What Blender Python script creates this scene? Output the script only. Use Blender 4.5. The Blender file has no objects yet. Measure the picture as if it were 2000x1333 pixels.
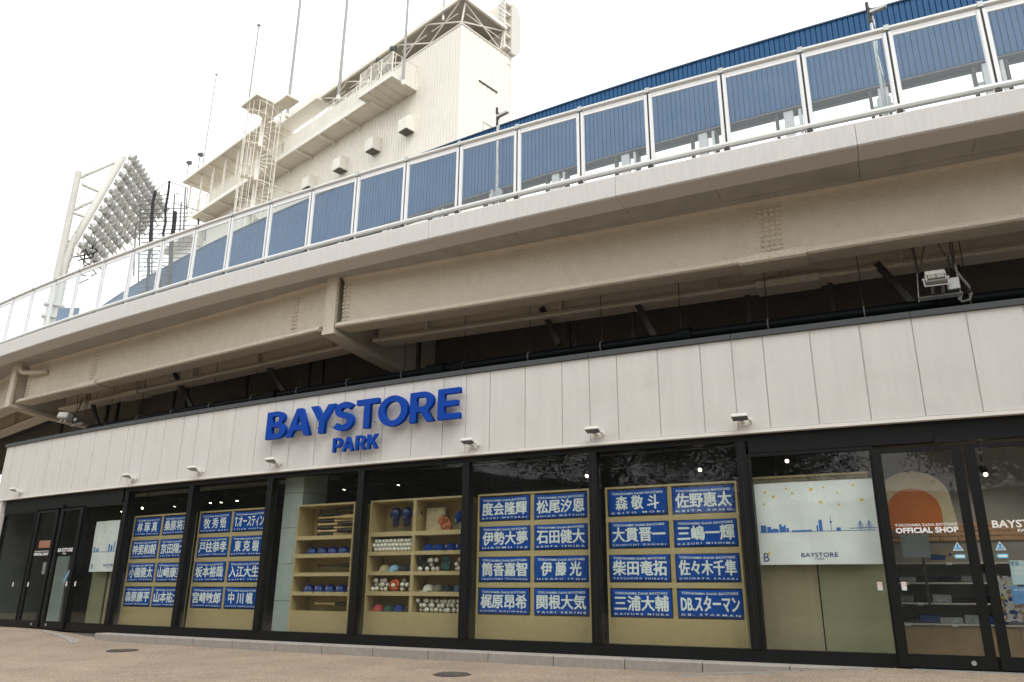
import bpy, bmesh, math, random
from mathutils import Vector, Matrix
SC = bpy.context.scene
rnd = random.Random(11)
# ------------------------------------------------------------------ camera
FPX, PITCH, ROLL = 1523.82, 0.3166837, 0.0096786
CAMZ = 0.7248
cF = Vector((0, math.cos(PITCH), math.sin(PITCH))); cU0 = Vector((0, -math.sin(PITCH), math.cos(PITCH))); cR0 = Vector((1, 0, 0))
cR = cR0 * math.cos(ROLL) + cU0 * math.sin(ROLL); cU = -cR0 * math.sin(ROLL) + cU0 * math.cos(ROLL)
cd = bpy.data.cameras.new('camera'); cam = bpy.data.objects.new('camera', cd); SC.collection.objects.link(cam)
cd.sensor_width = 36; cd.lens = FPX / 2000 * 36; cd.clip_start = 0.05; cd.clip_end = 3000
M = Matrix(((cR.x, cU.x, -cF.x, 0), (cR.y, cU.y, -cF.y, 0), (cR.z, cU.z, -cF.z, CAMZ), (0, 0, 0, 1)))
cam.matrix_world = M; SC.camera = cam
# ------------------------------------------------------------------ sky, sun, exposure
W = bpy.data.worlds.new('World'); SC.world = W; W.use_nodes = True
wn = W.node_tree; wn.nodes.clear()
wo = wn.nodes.new('ShaderNodeOutputWorld'); bg = wn.nodes.new('ShaderNodeBackground')
sky = wn.nodes.new('ShaderNodeTexSky'); sky.sky_type = 'NISHITA'; sky.sun_disc = False
SUN_EL, SUN_AZ = 52, 150
sky.sun_elevation = math.radians(SUN_EL); sky.sun_rotation = math.radians(SUN_AZ); sky.dust_density = 4; sky.air_density = 1.2
hs = wn.nodes.new('ShaderNodeHueSaturation'); hs.inputs['Saturation'].default_value = 0.06
mx = wn.nodes.new('ShaderNodeMix'); mx.data_type = 'RGBA'; mx.inputs[0].default_value = 0.85
mx.inputs[7].default_value = (13.6, 13.7, 13.6, 1)
wn.links.new(sky.outputs[0], hs.inputs['Color']); wn.links.new(hs.outputs[0], mx.inputs[6]); wn.links.new(mx.outputs[2], bg.inputs[0])
bg.inputs[1].default_value = 0.14; wn.links.new(bg.outputs[0], wo.inputs[0])
sl = bpy.data.lights.new('sun', 'SUN'); sl.energy = 1.3; sl.angle = math.radians(25); sl.color = (1, 0.97, 0.92)
so = bpy.data.objects.new('sun', sl); SC.collection.objects.link(so)
az = math.radians(SUN_AZ); el = math.radians(SUN_EL)
sd = Vector((math.sin(az) * math.cos(el), math.cos(az) * math.cos(el), math.sin(el)))
so.rotation_euler = sd.to_track_quat('Z', 'Y').to_euler(); so.location = (0, -20, 40)
SC.view_settings.view_transform = 'Standard'; SC.view_settings.look = 'None'; SC.view_settings.exposure = 0.07
SC.view_settings.gamma = 1; SC.view_settings.use_curve_mapping = False
# ------------------------------------------------------------------ geometry of the place
CX, CY, R0 = 53.61631, 115.15298, 116.4
def Pr(phi_deg, r, z=0.0):
    a = math.radians(phi_deg); return Vector((CX + r * math.sin(a), CY - r * math.cos(a), z))
def Pf(s, out=0.0, z=0.0):
    a = s / R0; r = R0 + out; return Vector((CX + r * math.sin(a), CY - r * math.cos(a), z))
def Fr(s, out=0.0, z=0.0):                       # frame on the facade: x along it, y into the building, z up
    a = s / R0; o = Pf(s, out, z); c, n = math.cos(a), math.sin(a)
    return Matrix(((c, -n, 0, o.x), (n, c, 0, o.y), (0, 0, 1, o.z), (0, 0, 0, 1)))
def ray(x, y): return cF * FPX + cR * (x - 1000) + cU * (666.5 - y)
def on_plane(x, y, P, n):
    d = ray(x, y); O = Vector((0, 0, CAMZ)); return O + d * (((P - O).dot(n)) / d.dot(n))
def on_cyl(x, y, r):
    d = ray(x, y); a = d.x ** 2 + d.y ** 2; b = -2 * (d.x * CX + d.y * CY); c = CX * CX + CY * CY - r * r
    t = (-b - math.sqrt(b * b - 4 * a * c)) / (2 * a); return Vector((0, 0, CAMZ)) + d * t
# ------------------------------------------------------------------ materials
MATS = {}
def mat(name, col, rough=0.6, metal=0.0, var=0.0, scale=4.0, bump=0.0, bscale=40.0, dirt=0.0, streak=False, spec=0.5):
    if name in MATS: return MATS[name]
    m = bpy.data.materials.new(name); m.use_nodes = True; nt = m.node_tree; N = nt.nodes; L = nt.links
    b = N['Principled BSDF']; b.inputs['Roughness'].default_value = rough; b.inputs['Metallic'].default_value = metal
    b.inputs['Specular IOR Level'].default_value = spec
    tc = N.new('ShaderNodeTexCoord'); cur = None
    base = N.new('ShaderNodeRGB'); base.outputs[0].default_value = (*col, 1); cur = base.outputs[0]
    if var:
        nz = N.new('ShaderNodeTexNoise'); nz.inputs['Scale'].default_value = scale; nz.inputs['Detail'].default_value = 6; nz.inputs['Roughness'].default_value = 0.65
        if streak:
            mp = N.new('ShaderNodeMapping'); mp.inputs['Scale'].default_value = (6, 6, 0.5); L.new(tc.outputs['Object'], mp.inputs[0]); L.new(mp.outputs[0], nz.inputs['Vector'])
        else: L.new(tc.outputs['Object'], nz.inputs['Vector'])
        mr = N.new('ShaderNodeMapRange'); mr.inputs[1].default_value = 0.3; mr.inputs[2].default_value = 0.7; mr.inputs[3].default_value = 1 - var; mr.inputs[4].default_value = 1 + var
        L.new(nz.outputs[0], mr.inputs[0])
        mm = N.new('ShaderNodeMix'); mm.data_type = 'RGBA'; mm.blend_type = 'MULTIPLY'; mm.inputs[0].default_value = 1
        L.new(cur, mm.inputs[6]); L.new(mr.outputs[0], mm.inputs[7]); cur = mm.outputs[2]
    if dirt:
        n2 = N.new('ShaderNodeTexNoise'); n2.inputs['Scale'].default_value = 1.3; n2.inputs['Detail'].default_value = 9; n2.inputs['Roughness'].default_value = 0.7
        L.new(tc.outputs['Object'], n2.inputs['Vector'])
        m2 = N.new('ShaderNodeMapRange'); m2.inputs[1].default_value = 0.5; m2.inputs[2].default_value = 0.75; m2.inputs[4].default_value = dirt
        L.new(n2.outputs[0], m2.inputs[0])
        mm = N.new('ShaderNodeMix'); mm.data_type = 'RGBA'; mm.inputs[7].default_value = (col[0] * 0.35, col[1] * 0.32, col[2] * 0.28, 1)
        L.new(m2.outputs[0], mm.inputs[0]); L.new(cur, mm.inputs[6]); cur = mm.outputs[2]
    L.new(cur, b.inputs['Base Color'])
    if bump:
        nb = N.new('ShaderNodeTexNoise'); nb.inputs['Scale'].default_value = bscale; nb.inputs['Detail'].default_value = 5
        L.new(tc.outputs['Object'], nb.inputs['Vector'])
        bp = N.new('ShaderNodeBump'); bp.inputs['Strength'].default_value = bump; bp.inputs['Distance'].default_value = 0.02 if bump < 1 else 0.035
        L.new(nb.outputs[0], bp.inputs['Height']); L.new(bp.outputs[0], b.inputs['Normal'])
    MATS[name] = m; return m
def emis(name, col, s):
    m = bpy.data.materials.new(name); m.use_nodes = True; b = m.node_tree.nodes['Principled BSDF']
    b.inputs['Emission Color'].default_value = (*col, 1); b.inputs['Emission Strength'].default_value = s; b.inputs['Base Color'].default_value = (*col, 1)
    return m
def glassmat(name, tint, milk=0.0, milkcol=(0.8, 0.85, 0.85), gloss=1.0, wav=0.0):
    m = bpy.data.materials.new(name); m.use_nodes = True; nt = m.node_tree; N = nt.nodes; L = nt.links; N.clear()
    o = N.new('ShaderNodeOutputMaterial'); tr = N.new('ShaderNodeBsdfTransparent'); tr.inputs[0].default_value = (*tint, 1)
    gl = N.new('ShaderNodeBsdfGlossy'); gl.inputs['Roughness'].default_value = 0.015; fr = N.new('ShaderNodeFresnel'); fr.inputs[0].default_value = 1.5
    ge = N.new('ShaderNodeNewGeometry'); inv = N.new('ShaderNodeMath'); inv.operation = 'SUBTRACT'; inv.inputs[0].default_value = gloss; 
    mg = N.new('ShaderNodeMath'); mg.operation = 'MULTIPLY'; mg.inputs[1].default_value = gloss
    L.new(ge.outputs['Backfacing'], mg.inputs[0]); L.new(mg.outputs[0], inv.inputs[1])
    mu = N.new('ShaderNodeMath'); mu.operation = 'MULTIPLY'; L.new(fr.outputs[0], mu.inputs[0]); L.new(inv.outputs[0], mu.inputs[1])
    if wav:
        tc = N.new('ShaderNodeTexCoord'); nz = N.new('ShaderNodeTexNoise'); nz.inputs['Scale'].default_value = 1.2; L.new(tc.outputs['Object'], nz.inputs['Vector'])
        bp = N.new('ShaderNodeBump'); bp.inputs['Strength'].default_value = wav; bp.inputs['Distance'].default_value = 0.02; L.new(nz.outputs[0], bp.inputs['Height']); L.new(bp.outputs[0], gl.inputs['Normal'])
    base = tr.outputs[0]
    if milk:
        df = N.new('ShaderNodeBsdfDiffuse'); df.inputs[0].default_value = (*milkcol, 1); tl = N.new('ShaderNodeBsdfTranslucent'); tl.inputs[0].default_value = (*milkcol, 1)
        m3 = N.new('ShaderNodeMixShader'); L.new(df.outputs[0], m3.inputs[1]); L.new(tl.outputs[0], m3.inputs[2])
        m2 = N.new('ShaderNodeMixShader'); m2.inputs[0].default_value = milk
        tc2 = N.new('ShaderNodeTexCoord'); n5 = N.new('ShaderNodeTexNoise'); n5.inputs['Scale'].default_value = 2.5; n5.inputs['Detail'].default_value = 7; L.new(tc2.outputs['Object'], n5.inputs['Vector'])
        r5 = N.new('ShaderNodeMapRange'); r5.inputs[3].default_value = milk * 0.6; r5.inputs[4].default_value = milk * 1.5; L.new(n5.outputs[0], r5.inputs[0]); L.new(r5.outputs[0], m2.inputs[0])
        L.new(base, m2.inputs[1]); L.new(m3.outputs[0], m2.inputs[2]); base = m2.outputs[0]
    mi = N.new('ShaderNodeMixShader'); L.new(mu.outputs[0], mi.inputs[0]); L.new(base, mi.inputs[1]); L.new(gl.outputs[0], mi.inputs[2]); L.new(mi.outputs[0], o.inputs[0])
    return m
m_fascia = mat('fibre_cement_panel', (0.585, 0.570, 0.54), 0.85, var=0.04, scale=1.1, bump=0.12, bscale=220, dirt=0.16, streak=True)
m_joint = mat('dark_joint', (0.56, 0.545, 0.52), 0.9)
m_trim = mat('white_trim', (0.70, 0.68, 0.64), 0.5, var=0.03)
m_cap = mat('grey_metal_cap', (0.058, 0.063, 0.067), 0.55, metal=0.0, spec=0.3, var=0.05)
m_black = mat('black_aluminium', (0.007, 0.0075, 0.008), 0.42, var=0.15, scale=8, spec=0.22)
m_dark = mat('dark_interior', (0.022, 0.022, 0.02), 0.9, var=0.2)
m_darkw = mat('interior_wall', (0.085, 0.088, 0.08), 0.9, var=0.2, scale=1.5)
m_floor = mat('shop_floor', (0.12, 0.11, 0.095), 0.5, var=0.1)
m_col = mat('grey_green_tile', (0.40, 0.46, 0.43), 0.7, var=0.10, scale=5)
m_wood = mat('pale_plywood', (0.41, 0.315, 0.155), 0.6, var=0.06, scale=9, bump=0.03, bscale=60)
m_wood2 = mat('pale_plywood_edge', (0.46, 0.36, 0.185), 0.6, var=0.05, scale=12)
m_blue = mat('sign_blue', (0.003, 0.050, 0.33), 0.6, var=0.06, spec=0.12)
m_towel = mat('towel_blue', (0.008, 0.07, 0.36), 0.92, var=0.14, scale=7, bump=0.3, bscale=160, spec=0.1)
m_print = mat('white_print', (0.74, 0.80, 0.80), 0.85, var=0.09, scale=30)
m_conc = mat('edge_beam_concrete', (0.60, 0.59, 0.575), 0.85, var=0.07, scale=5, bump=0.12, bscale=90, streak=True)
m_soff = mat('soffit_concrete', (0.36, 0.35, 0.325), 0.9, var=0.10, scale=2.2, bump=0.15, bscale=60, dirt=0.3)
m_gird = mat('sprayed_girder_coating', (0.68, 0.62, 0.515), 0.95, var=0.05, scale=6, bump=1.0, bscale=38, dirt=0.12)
m_gird2 = mat('inner_girder_coating_lightened', (0.74, 0.665, 0.56), 0.95, var=0.07, scale=6, bump=1.0, bscale=38)  # same coating, lightened to make up for the weak bounce light
m_gird3 = mat('shaded_rear_girder', (0.17, 0.158, 0.145), 0.95, var=0.1, scale=5)  # girder coating darkened, the shade of the gap put into its colour
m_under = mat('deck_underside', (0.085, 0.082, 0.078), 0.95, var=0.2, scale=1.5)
m_pipe = mat('black_pipe', (0.004, 0.006, 0.007), 0.5, var=0.1, spec=0.15)
m_steel = mat('galvanised_steel', (0.42, 0.43, 0.42), 0.45, metal=0.7, var=0.12, scale=12)
m_dsteel = mat('dark_steel', (0.035, 0.034, 0.03), 0.6, var=0.2)
m_alu = mat('railing_aluminium', (0.74, 0.75, 0.76), 0.4, metal=0.1, var=0.04)
m_alud = mat('railing_bronze_rail', (0.58, 0.58, 0.56), 0.35, metal=0.4, var=0.05)
m_bluew = mat('blue_steel_cladding', (0.019, 0.094, 0.225), 0.55, var=0.14, scale=0.9, bump=0.05, bscale=8, spec=0.25)
m_bluec = mat('blue_cladding_cap', (0.015, 0.05, 0.11), 0.5, var=0.1)
m_bsoff = mat('wall_soffit_grey', (0.20, 0.21, 0.23), 0.7, var=0.1)
m_pgrey = mat('post_grey', (0.50, 0.52, 0.52), 0.6, var=0.06)
m_cream = mat('cream_steel_cladding', (0.80, 0.77, 0.69), 0.6, var=0.025, scale=0.25, dirt=0.08)
m_cream2 = mat('cream_painted_steel', (0.80, 0.775, 0.705), 0.55, var=0.05, scale=1.2, dirt=0.12)
m_creamd = mat('cream_soffit', (0.72, 0.675, 0.58), 0.7, var=0.08, scale=1)
m_taupe = mat('taupe_roof_soffit', (0.45, 0.42, 0.36), 0.8, var=0.08, scale=1)
m_white = mat('white_lamp_body', (0.66, 0.65, 0.60), 0.45, var=0.06, scale=12)
m_lens = mat('dark_lamp_glass', (0.012, 0.012, 0.013), 0.12)
m_tower = mat('tower_white_paint', (0.55, 0.54, 0.50), 0.55, var=0.05, scale=1)
m_lamp = mat('lamp_reflector_grey', (0.54, 0.55, 0.54), 0.3, metal=0.35, var=0.15, scale=2)
m_scaf = mat('black_scaffold_wrap', (0.02, 0.02, 0.022), 0.8, var=0.2)
m_scafp = mat('scaffold_tube', (0.14, 0.14, 0.14), 0.5, metal=0.4, var=0.1)
m_ball = mat('baseball_leather', (0.72, 0.70, 0.62), 0.5, var=0.04, scale=20)
m_seam = mat('baseball_seam', (0.50, 0.28, 0.22), 0.7)
m_capb = mat('cap_blue', (0.005, 0.032, 0.18), 0.8, var=0.1, scale=20, spec=0.1)
m_helm = mat('helmet_navy_gloss', (0.008, 0.022, 0.085), 0.12, var=0.1)
m_kerb = mat('kerb_concrete', (0.29, 0.265, 0.235), 0.9, var=0.12, scale=14, bump=0.3, bscale=120, dirt=0.25)
m_poster = mat('poster_vinyl', (0.78, 0.81, 0.81), 0.4, var=0.05, scale=3, bump=0.25, bscale=2.2)
m_yel = mat('print_yellow', (0.75, 0.50, 0.04), 0.6)
m_pblue = mat('print_blue', (0.035, 0.15, 0.50), 0.6)
m_pdk = mat('print_dark_blue', (0.02, 0.06, 0.25), 0.6)
m_decal = mat('white_vinyl_letter', (0.78, 0.78, 0.76), 0.5)
m_red = mat('print_red', (0.60, 0.06, 0.05), 0.6)
m_lblue = mat('print_light_blue', (0.16, 0.55, 0.75), 0.5)
m_glass = glassmat('shop_window_glass', (0.925, 0.945, 0.93), milk=0.006, gloss=1.0, wav=0.12)
m_rglass = glassmat('railing_glass', (0.93, 0.955, 0.96), milk=0.055, milkcol=(0.74, 0.82, 0.86), gloss=1.0)
m_spot = emis('lit_spot_disc', (1.0, 0.86, 0.62), 9.0)
# ground: exposed fine aggregate
def groundmat():
    m = bpy.data.materials.new('exposed_aggregate_paving'); m.use_nodes = True; nt = m.node_tree; N = nt.nodes; L = nt.links; b = N['Principled BSDF']; b.inputs['Roughness'].default_value = 0.9
    tc = N.new('ShaderNodeTexCoord')
    vo = N.new('ShaderNodeTexVoronoi'); vo.inputs['Scale'].default_value = 120; L.new(tc.outputs['Object'], vo.inputs['Vector'])
    cr = N.new('ShaderNodeValToRGB'); e = cr.color_ramp.elements; e[0].color = (0.15, 0.108, 0.075, 1); e[1].color = (0.46, 0.37, 0.28, 1)
    k = cr.color_ramp.elements.new(0.5); k.color = (0.280, 0.215, 0.158, 1)
    sp = N.new('ShaderNodeSeparateColor'); L.new(vo.outputs['Color'], sp.inputs[0]); L.new(sp.outputs[0], cr.inputs[0])
    nz = N.new('ShaderNodeTexNoise'); nz.inputs['Scale'].default_value = 0.9; nz.inputs['Detail'].default_value = 8; nz.inputs['Roughness'].default_value = 0.7; L.new(tc.outputs['Object'], nz.inputs['Vector'])
    mr = N.new('ShaderNodeMapRange'); mr.inputs[1].default_value = 0.3; mr.inputs[2].default_value = 0.7; mr.inputs[3].default_value = 0.74; mr.inputs[4].default_value = 1.16; L.new(nz.outputs[0], mr.inputs[0])
    mm = N.new('ShaderNodeMix'); mm.data_type = 'RGBA'; mm.blend_type = 'MULTIPLY'; mm.inputs[0].default_value = 1; L.new(cr.outputs[0], mm.inputs[6]); L.new(mr.outputs[0], mm.inputs[7])
    n2 = N.new('ShaderNodeTexNoise'); n2.inputs['Scale'].default_value = 18; n2.inputs['Detail'].default_value = 4; L.new(tc.outputs['Object'], n2.inputs['Vector'])
    m2 = N.new('ShaderNodeMapRange'); m2.inputs[3].default_value = 0.8; m2.inputs[4].default_value = 1.2; L.new(n2.outputs[0], m2.inputs[0])
    m3 = N.new('ShaderNodeMix'); m3.data_type = 'RGBA'; m3.blend_type = 'MULTIPLY'; m3.inputs[0].default_value = 1; L.new(mm.outputs[2], m3.inputs[6]); L.new(m2.outputs[0], m3.inputs[7])
    L.new(m3.outputs[2], b.inputs['Base Color'])
    bp = N.new('ShaderNodeBump'); bp.inputs['Strength'].default_value = 0.6; bp.inputs['Distance'].default_value = 0.006; L.new(vo.outputs['Distance'], bp.inputs['Height']); L.new(bp.outputs[0], b.inputs['Normal'])
    return m
m_ground = groundmat()
# ------------------------------------------------------------------ mesh building
class MB:
    def __init__(s): s.v = []; s.f = []; s.m = []; s.k = 0
    def add(s, vs, fs, mi=None):
        o = len(s.v); s.v += [Vector(p) for p in vs]; s.f += [tuple(i + o for i in f) for f in fs]; s.m += [s.k if mi is None else mi] * len(fs); return s
    def box(s, x0, x1, y0, y1, z0, z1, T=None, mi=None):
        vs = [Vector((x, y, z)) for z in (z0, z1) for y in (y0, y1) for x in (x0, x1)]
        if T is not None: vs = [T @ v for v in vs]
        return s.add(vs, [(0, 2, 3, 1), (4, 5, 7, 6), (0, 1, 5, 4), (2, 6, 7, 3), (0, 4, 6, 2), (1, 3, 7, 5)], mi)
    def bbox(s, x0, x1, y0, y1, z0, z1, b, T=None):  # box with chamfered edges along all axes
        bm = bmesh.new(); bmesh.ops.create_cube(bm, size=1)
        for v in bm.verts: v.co = Vector((x0 + (v.co.x + .5) * (x1 - x0), y0 + (v.co.y + .5) * (y1 - y0), z0 + (v.co.z + .5) * (z1 - z0)))
        bmesh.ops.bevel(bm, geom=bm.edges[:], offset=b, segments=1, affect='EDGES')
        bm.verts.index_update(); vs = [(T @ v.co) if T is not None else v.co.copy() for v in bm.verts]; fs = [tuple(v.index for v in f.verts) for f in bm.faces]; bm.free()
        return s.add(vs, fs)
    def tube(s, p0, p1, r, n=8, r1=None, caps=True):
        p0 = Vector(p0); p1 = Vector(p1); d = (p1 - p0); 
        if d.length < 1e-6: return s
        q = d.to_track_quat('Z', 'Y'); r1 = r if r1 is None else r1
        vs = [p0 + q @ Vector((r * math.cos(t), r * math.sin(t), 0)) for t in [2 * math.pi * i / n for i in range(n)]]
        vs += [p1 + q @ Vector((r1 * math.cos(t), r1 * math.sin(t), 0)) for t in [2 * math.pi * i / n for i in range(n)]]
        fs = [(i, (i + 1) % n, n + (i + 1) % n, n + i) for i in range(n)]
        if caps: fs += [tuple(range(n - 1, -1, -1)), tuple(range(n, 2 * n))]
        return s.add(vs, fs)
    def path(s, pts, r, n=8):
        pts = [Vector(p) for p in pts]; rings = []
        up = Vector((0, 0, 1))
        for i, p in enumerate(pts):
            d = (pts[min(i + 1, len(pts) - 1)] - pts[max(i - 1, 0)]).normalized()
            a = d.cross(up); a = a.normalized() if a.length > 1e-3 else Vector((1, 0, 0)); b = a.cross(d)
            rings.append([p + a * (r * math.cos(t)) + b * (r * math.sin(t)) for t in [2 * math.pi * k / n for k in range(n)]])
        vs = [v for R in rings for v in R]; fs = []
        for i in range(len(pts) - 1):
            for k in range(n): fs.append((i * n + k, i * n + (k + 1) % n, (i + 1) * n + (k + 1) % n, (i + 1) * n + k))
        fs += [tuple(range(n)), tuple((len(pts) - 1) * n + k for k in range(n - 1, -1, -1))]
        return s.add(vs, fs)
    def lathe(s, prof, n=12, T=None):
        vs = []; fs = []
        for (r, z) in prof:
            for k in range(n):
                t = 2 * math.pi * k / n; v = Vector((r * math.cos(t), r * math.sin(t), z)); vs.append(T @ v if T is not None else v)
        for i in range(len(prof) - 1):
            for k in range(n): fs.append((i * n + k, i * n + (k + 1) % n, (i + 1) * n + (k + 1) % n, (i + 1) * n + k))
        return s.add(vs, fs)
    def sweep(s, prof, sts):                       # closed profile [(out,z)] along arc of s values (facade circle)
        n = len(prof); vs = []; fs = []
        for t in sts:
            for (o, z) in prof: vs.append(Pf(t, o, z))
        for i in range(len(sts) - 1):
            for k in range(n): fs.append((i * n + k, (i + 1) * n + k, (i + 1) * n + (k + 1) % n, i * n + (k + 1) % n))
        fs += [tuple(range(n)), tuple((len(sts) - 1) * n + k for k in range(n - 1, -1, -1))]
        return s.add(vs, fs)
    def prism(s, poly, y0, y1, T=None):            # polygon in xz extruded along y
        n = len(poly); vs = [Vector((x, y0, z)) for x, z in poly] + [Vector((x, y1, z)) for x, z in poly]
        if T is not None: vs = [T @ v for v in vs]
        fs = [tuple(range(n)), tuple(range(2 * n - 1, n - 1, -1))] + [(i, n + i, n + (i + 1) % n, (i + 1) % n) for i in range(n)]
        return s.add(vs, fs)
    def mesh(s, name, mats, smooth=False):
        me = bpy.data.meshes.new(name); me.from_pydata([tuple(v) for v in s.v], [], s.f)
        mats = mats if isinstance(mats, (list, tuple)) else [mats]
        for m in mats: me.materials.append(m)
        if len(mats) > 1: me.polygons.foreach_set('material_index', s.m)
        bm = bmesh.new(); bm.from_mesh(me); bmesh.ops.recalc_face_normals(bm, faces=bm.faces[:]); bm.to_mesh(me); bm.free()
        if smooth: 
            me.shade_smooth()
        me.update(); return me
def link(o): SC.collection.objects.link(o); return o
def tag(o, label=None, cat=None, group=None, kind=None):
    for k, v in (('label', label), ('category', cat), ('group', group), ('kind', kind)):
        if v: o[k] = v
    return o
def thing(name, mtx, label, cat, group=None):
    o = bpy.data.objects.new(name, None); link(o); o.empty_display_size = 0.1
    o.matrix_world = mtx if isinstance(mtx, Matrix) else Matrix.Translation(mtx); return tag(o, label, cat, group)
WM = {}
def wm(o):                                          # world matrix without a depsgraph update
    m = o.matrix_basis.copy()
    return wm(o.parent) @ m if o.parent else m
def part(name, mb, mats, parent=None, world=True, smooth=False, label=None, kind=None, loc=None):
    """mesh object; with world=True the vertices are world coordinates, else local to the parent (or to loc)"""
    if world and parent is not None:
        inv = wm(parent).inverted(); mb.v = [inv @ v for v in mb.v]
    me = mb.mesh(name, mats, smooth) if isinstance(mb, MB) else mb
    o = bpy.data.objects.new(name, me); link(o)
    if parent is not None: o.parent = parent
    if loc is not None: o.matrix_basis = loc if isinstance(loc, Matrix) else Matrix.Translation(loc)
    return tag(o, label=label, kind=kind)
def inst(name, me, parent, mtx, label=None):
    o = bpy.data.objects.new(name, me); link(o)
    if parent is not None: o.parent = parent
    o.matrix_basis = mtx if isinstance(mtx, Matrix) else Matrix.Translation(mtx)
    if label: o['label'] = label
    return o
def single(name, mb, mats, origin, label, cat, group=None, smooth=False):
    T = origin if isinstance(origin, Matrix) else Matrix.Translation(origin)
    inv = T.inverted(); mb.v = [inv @ v for v in mb.v]
    o = bpy.data.objects.new(name, mb.mesh(name, mats, smooth)); link(o); o.matrix_basis = T
    return tag(o, label, cat, group)
def frange(a, b, st):
    n = max(1, int(math.ceil(abs(b - a) / st))); return [a + (b - a) * i / n for i in range(n + 1)]
# flat text -> (verts 2D, faces), fitted to a box
TXT = {}
def text2d(body, w, h, bold=0.0, spacing=1.0, stretch=True):
    key = (body, bold, spacing)
    if key not in TXT:
        c = bpy.data.curves.new('lettering_curve', 'FONT'); c.body = body; c.resolution_u = 2; c.offset = bold; c.space_character = spacing
        o = bpy.data.objects.new('lettering_tmp', c); link(o); bpy.context.view_layer.update()
        me = bpy.data.meshes.new_from_object(o.evaluated_get(bpy.context.evaluated_depsgraph_get()))
        TXT[key] = ([(v.co.x, v.co.y) for v in me.vertices], [tuple(p.vertices) for p in me.polygons])
        bpy.data.objects.remove(o); bpy.data.curves.remove(c); bpy.data.meshes.remove(me)
    vs, fs = TXT[key]
    x0 = min(v[0] for v in vs); x1 = max(v[0] for v in vs); y0 = min(v[1] for v in vs); y1 = max(v[1] for v in vs)
    sx = w / (x1 - x0); sy = h / (y1 - y0)
    if not stretch: sx = sy = min(sx, sy)
    return [((x - x0) * sx, (y - y0) * sy) for x, y in vs], fs
def add_text(mb, body, x, y, z, w, h, bold=0.0, spacing=1.0, fn=None, T=None, thick=0.0006):
    vs, fs = text2d(body, w, h, bold, spacing)
    P = []
    for a, b in vs:
        p = Vector((x + a, y, z + b))
        if fn: p.y += fn(p.x, p.z)
        P.append(T @ p if T is not None else p)
    mb.add(P, fs)
# ================================================================== SETTING
def gz(s, out):                                     # paving height beside the facade: level with both doors, lower between them
    def sm(a, b, x): t = max(0, min(1, (x - a) / (b - a))); return t * t * (3 - 2 * t)
    dip = sm(-67.6, -63.8, s) * (1 - sm(-53.4, -50.9, s))
    near = 1 - sm(0.5, 6, out) * 0.3
    return -0.012 - 0.135 * dip * near - 0.045 * max(0, out - 0.3) * (1 if out < 9 else 9 / out)
mb = MB(); outs = [0.02, 0.3, 0.6, 1, 1.5, 2.2, 3, 4, 6, 9, 14, 22, 40, 80, 200]
sts = frange(-95, -20, 0.5); n = len(outs)
for s_ in sts:
    for o_ in outs: mb.v.append(Pf(s_, o_, gz(s_, o_)))
for i in range(len(sts) - 1):
    for k in range(n - 1): mb.f.append((i * n + k, i * n + k + 1, (i + 1) * n + k + 1, (i + 1) * n + k)); mb.m.append(0)
g = part('ground', mb, m_ground, world=False, smooth=True); tag(g, kind='structure')
mb = MB(); mb.add([(-1500, -1500, -0.62), (1500, -1500, -0.62), (1500, 1500, -0.62), (-1500, 1500, -0.62)], [(0, 1, 2, 3)])
g = part('terrain', mb, mat('far_ground', (0.16, 0.14, 0.12), 0.95, var=0.1, scale=0.3), world=False); tag(g, kind='structure')
# kerb
kerb = thing('kerb', Pf(-57.9, 0.1, -0.15), None, None); tag(kerb, kind='structure')
ks = [-64.7] + [-62.83 + 0.991 * i for i in range(11)] + [-51.9, -51.0]
for a, b in zip(ks[:-1], ks[1:]):
    mb = MB(); T = 0.006
    za, zb_ = gz(a, .3) - .06, gz(b, .3) - .06
    t0, t1 = 0.012, 0.012
    prof = [(0.03, -0.3), (0.30, -0.3), (0.30, -0.03), (0.285, -0.014), (0.03, -0.012)]
    mb.sweep(prof, frange(a + T, b - T, 0.5)); part('kerb_stone', mb, m_kerb, kerb)
# steel trench edges at the two ramps
mb = MB(); mb.sweep([(0.9, 0), (0.98, 0), (0.98, 0.01), (0.9, 0.01)], [-53.6, -53.0]); 
def strip(pts, w, name, label, m):
    mb = MB()
    for (x0, y0), (x1, y1) in zip(pts[:-1], pts[1:]):
        a = Pf(x0, y0, gz(x0, y0) + .012); b = Pf(x1, y1, gz(x1, y1) + .012); d = (b - a).normalized(); q = Vector((-d.y, d.x, 0)) * w / 2
        mb.add([a - q, a + q, b + q, b - q, a - q - Vector((0, 0, .03)), a + q - Vector((0, 0, .03)), b + q - Vector((0, 0, .03)), b - q - Vector((0, 0, .03))], [(0, 1, 2, 3), (4, 7, 6, 5), (0, 4, 5, 1), (1, 5, 6, 2), (2, 6, 7, 3), (3, 7, 4, 0)])
    return single(name, mb, m, Pf(pts[0][0], pts[0][1], gz(*pts[0])), label, 'edge strip')
strip([(-53.1, 0.62), (-52.2, 0.5), (-51.4, 0.36), (-50.95, 0.32)], 0.05, 'ramp_edging', 'thin grey metal edging of the ramp by the right-hand doors', m_steel)
strip([(-66.6, 0.25), (-65.6, 0.42), (-64.9, 0.62), (-64.4, 0.85)], 0.16, 'ramp_edging', 'pale wedge-shaped edging beside the ramp near the left-hand doors', m_kerb)
strip([(-50.6, 0.16), (-49.6, 0.16), (-48.4, 0.16)], 0.06, 'threshold_grating', 'narrow metal drain grating along the right-hand door threshold', m_steel)
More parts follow.
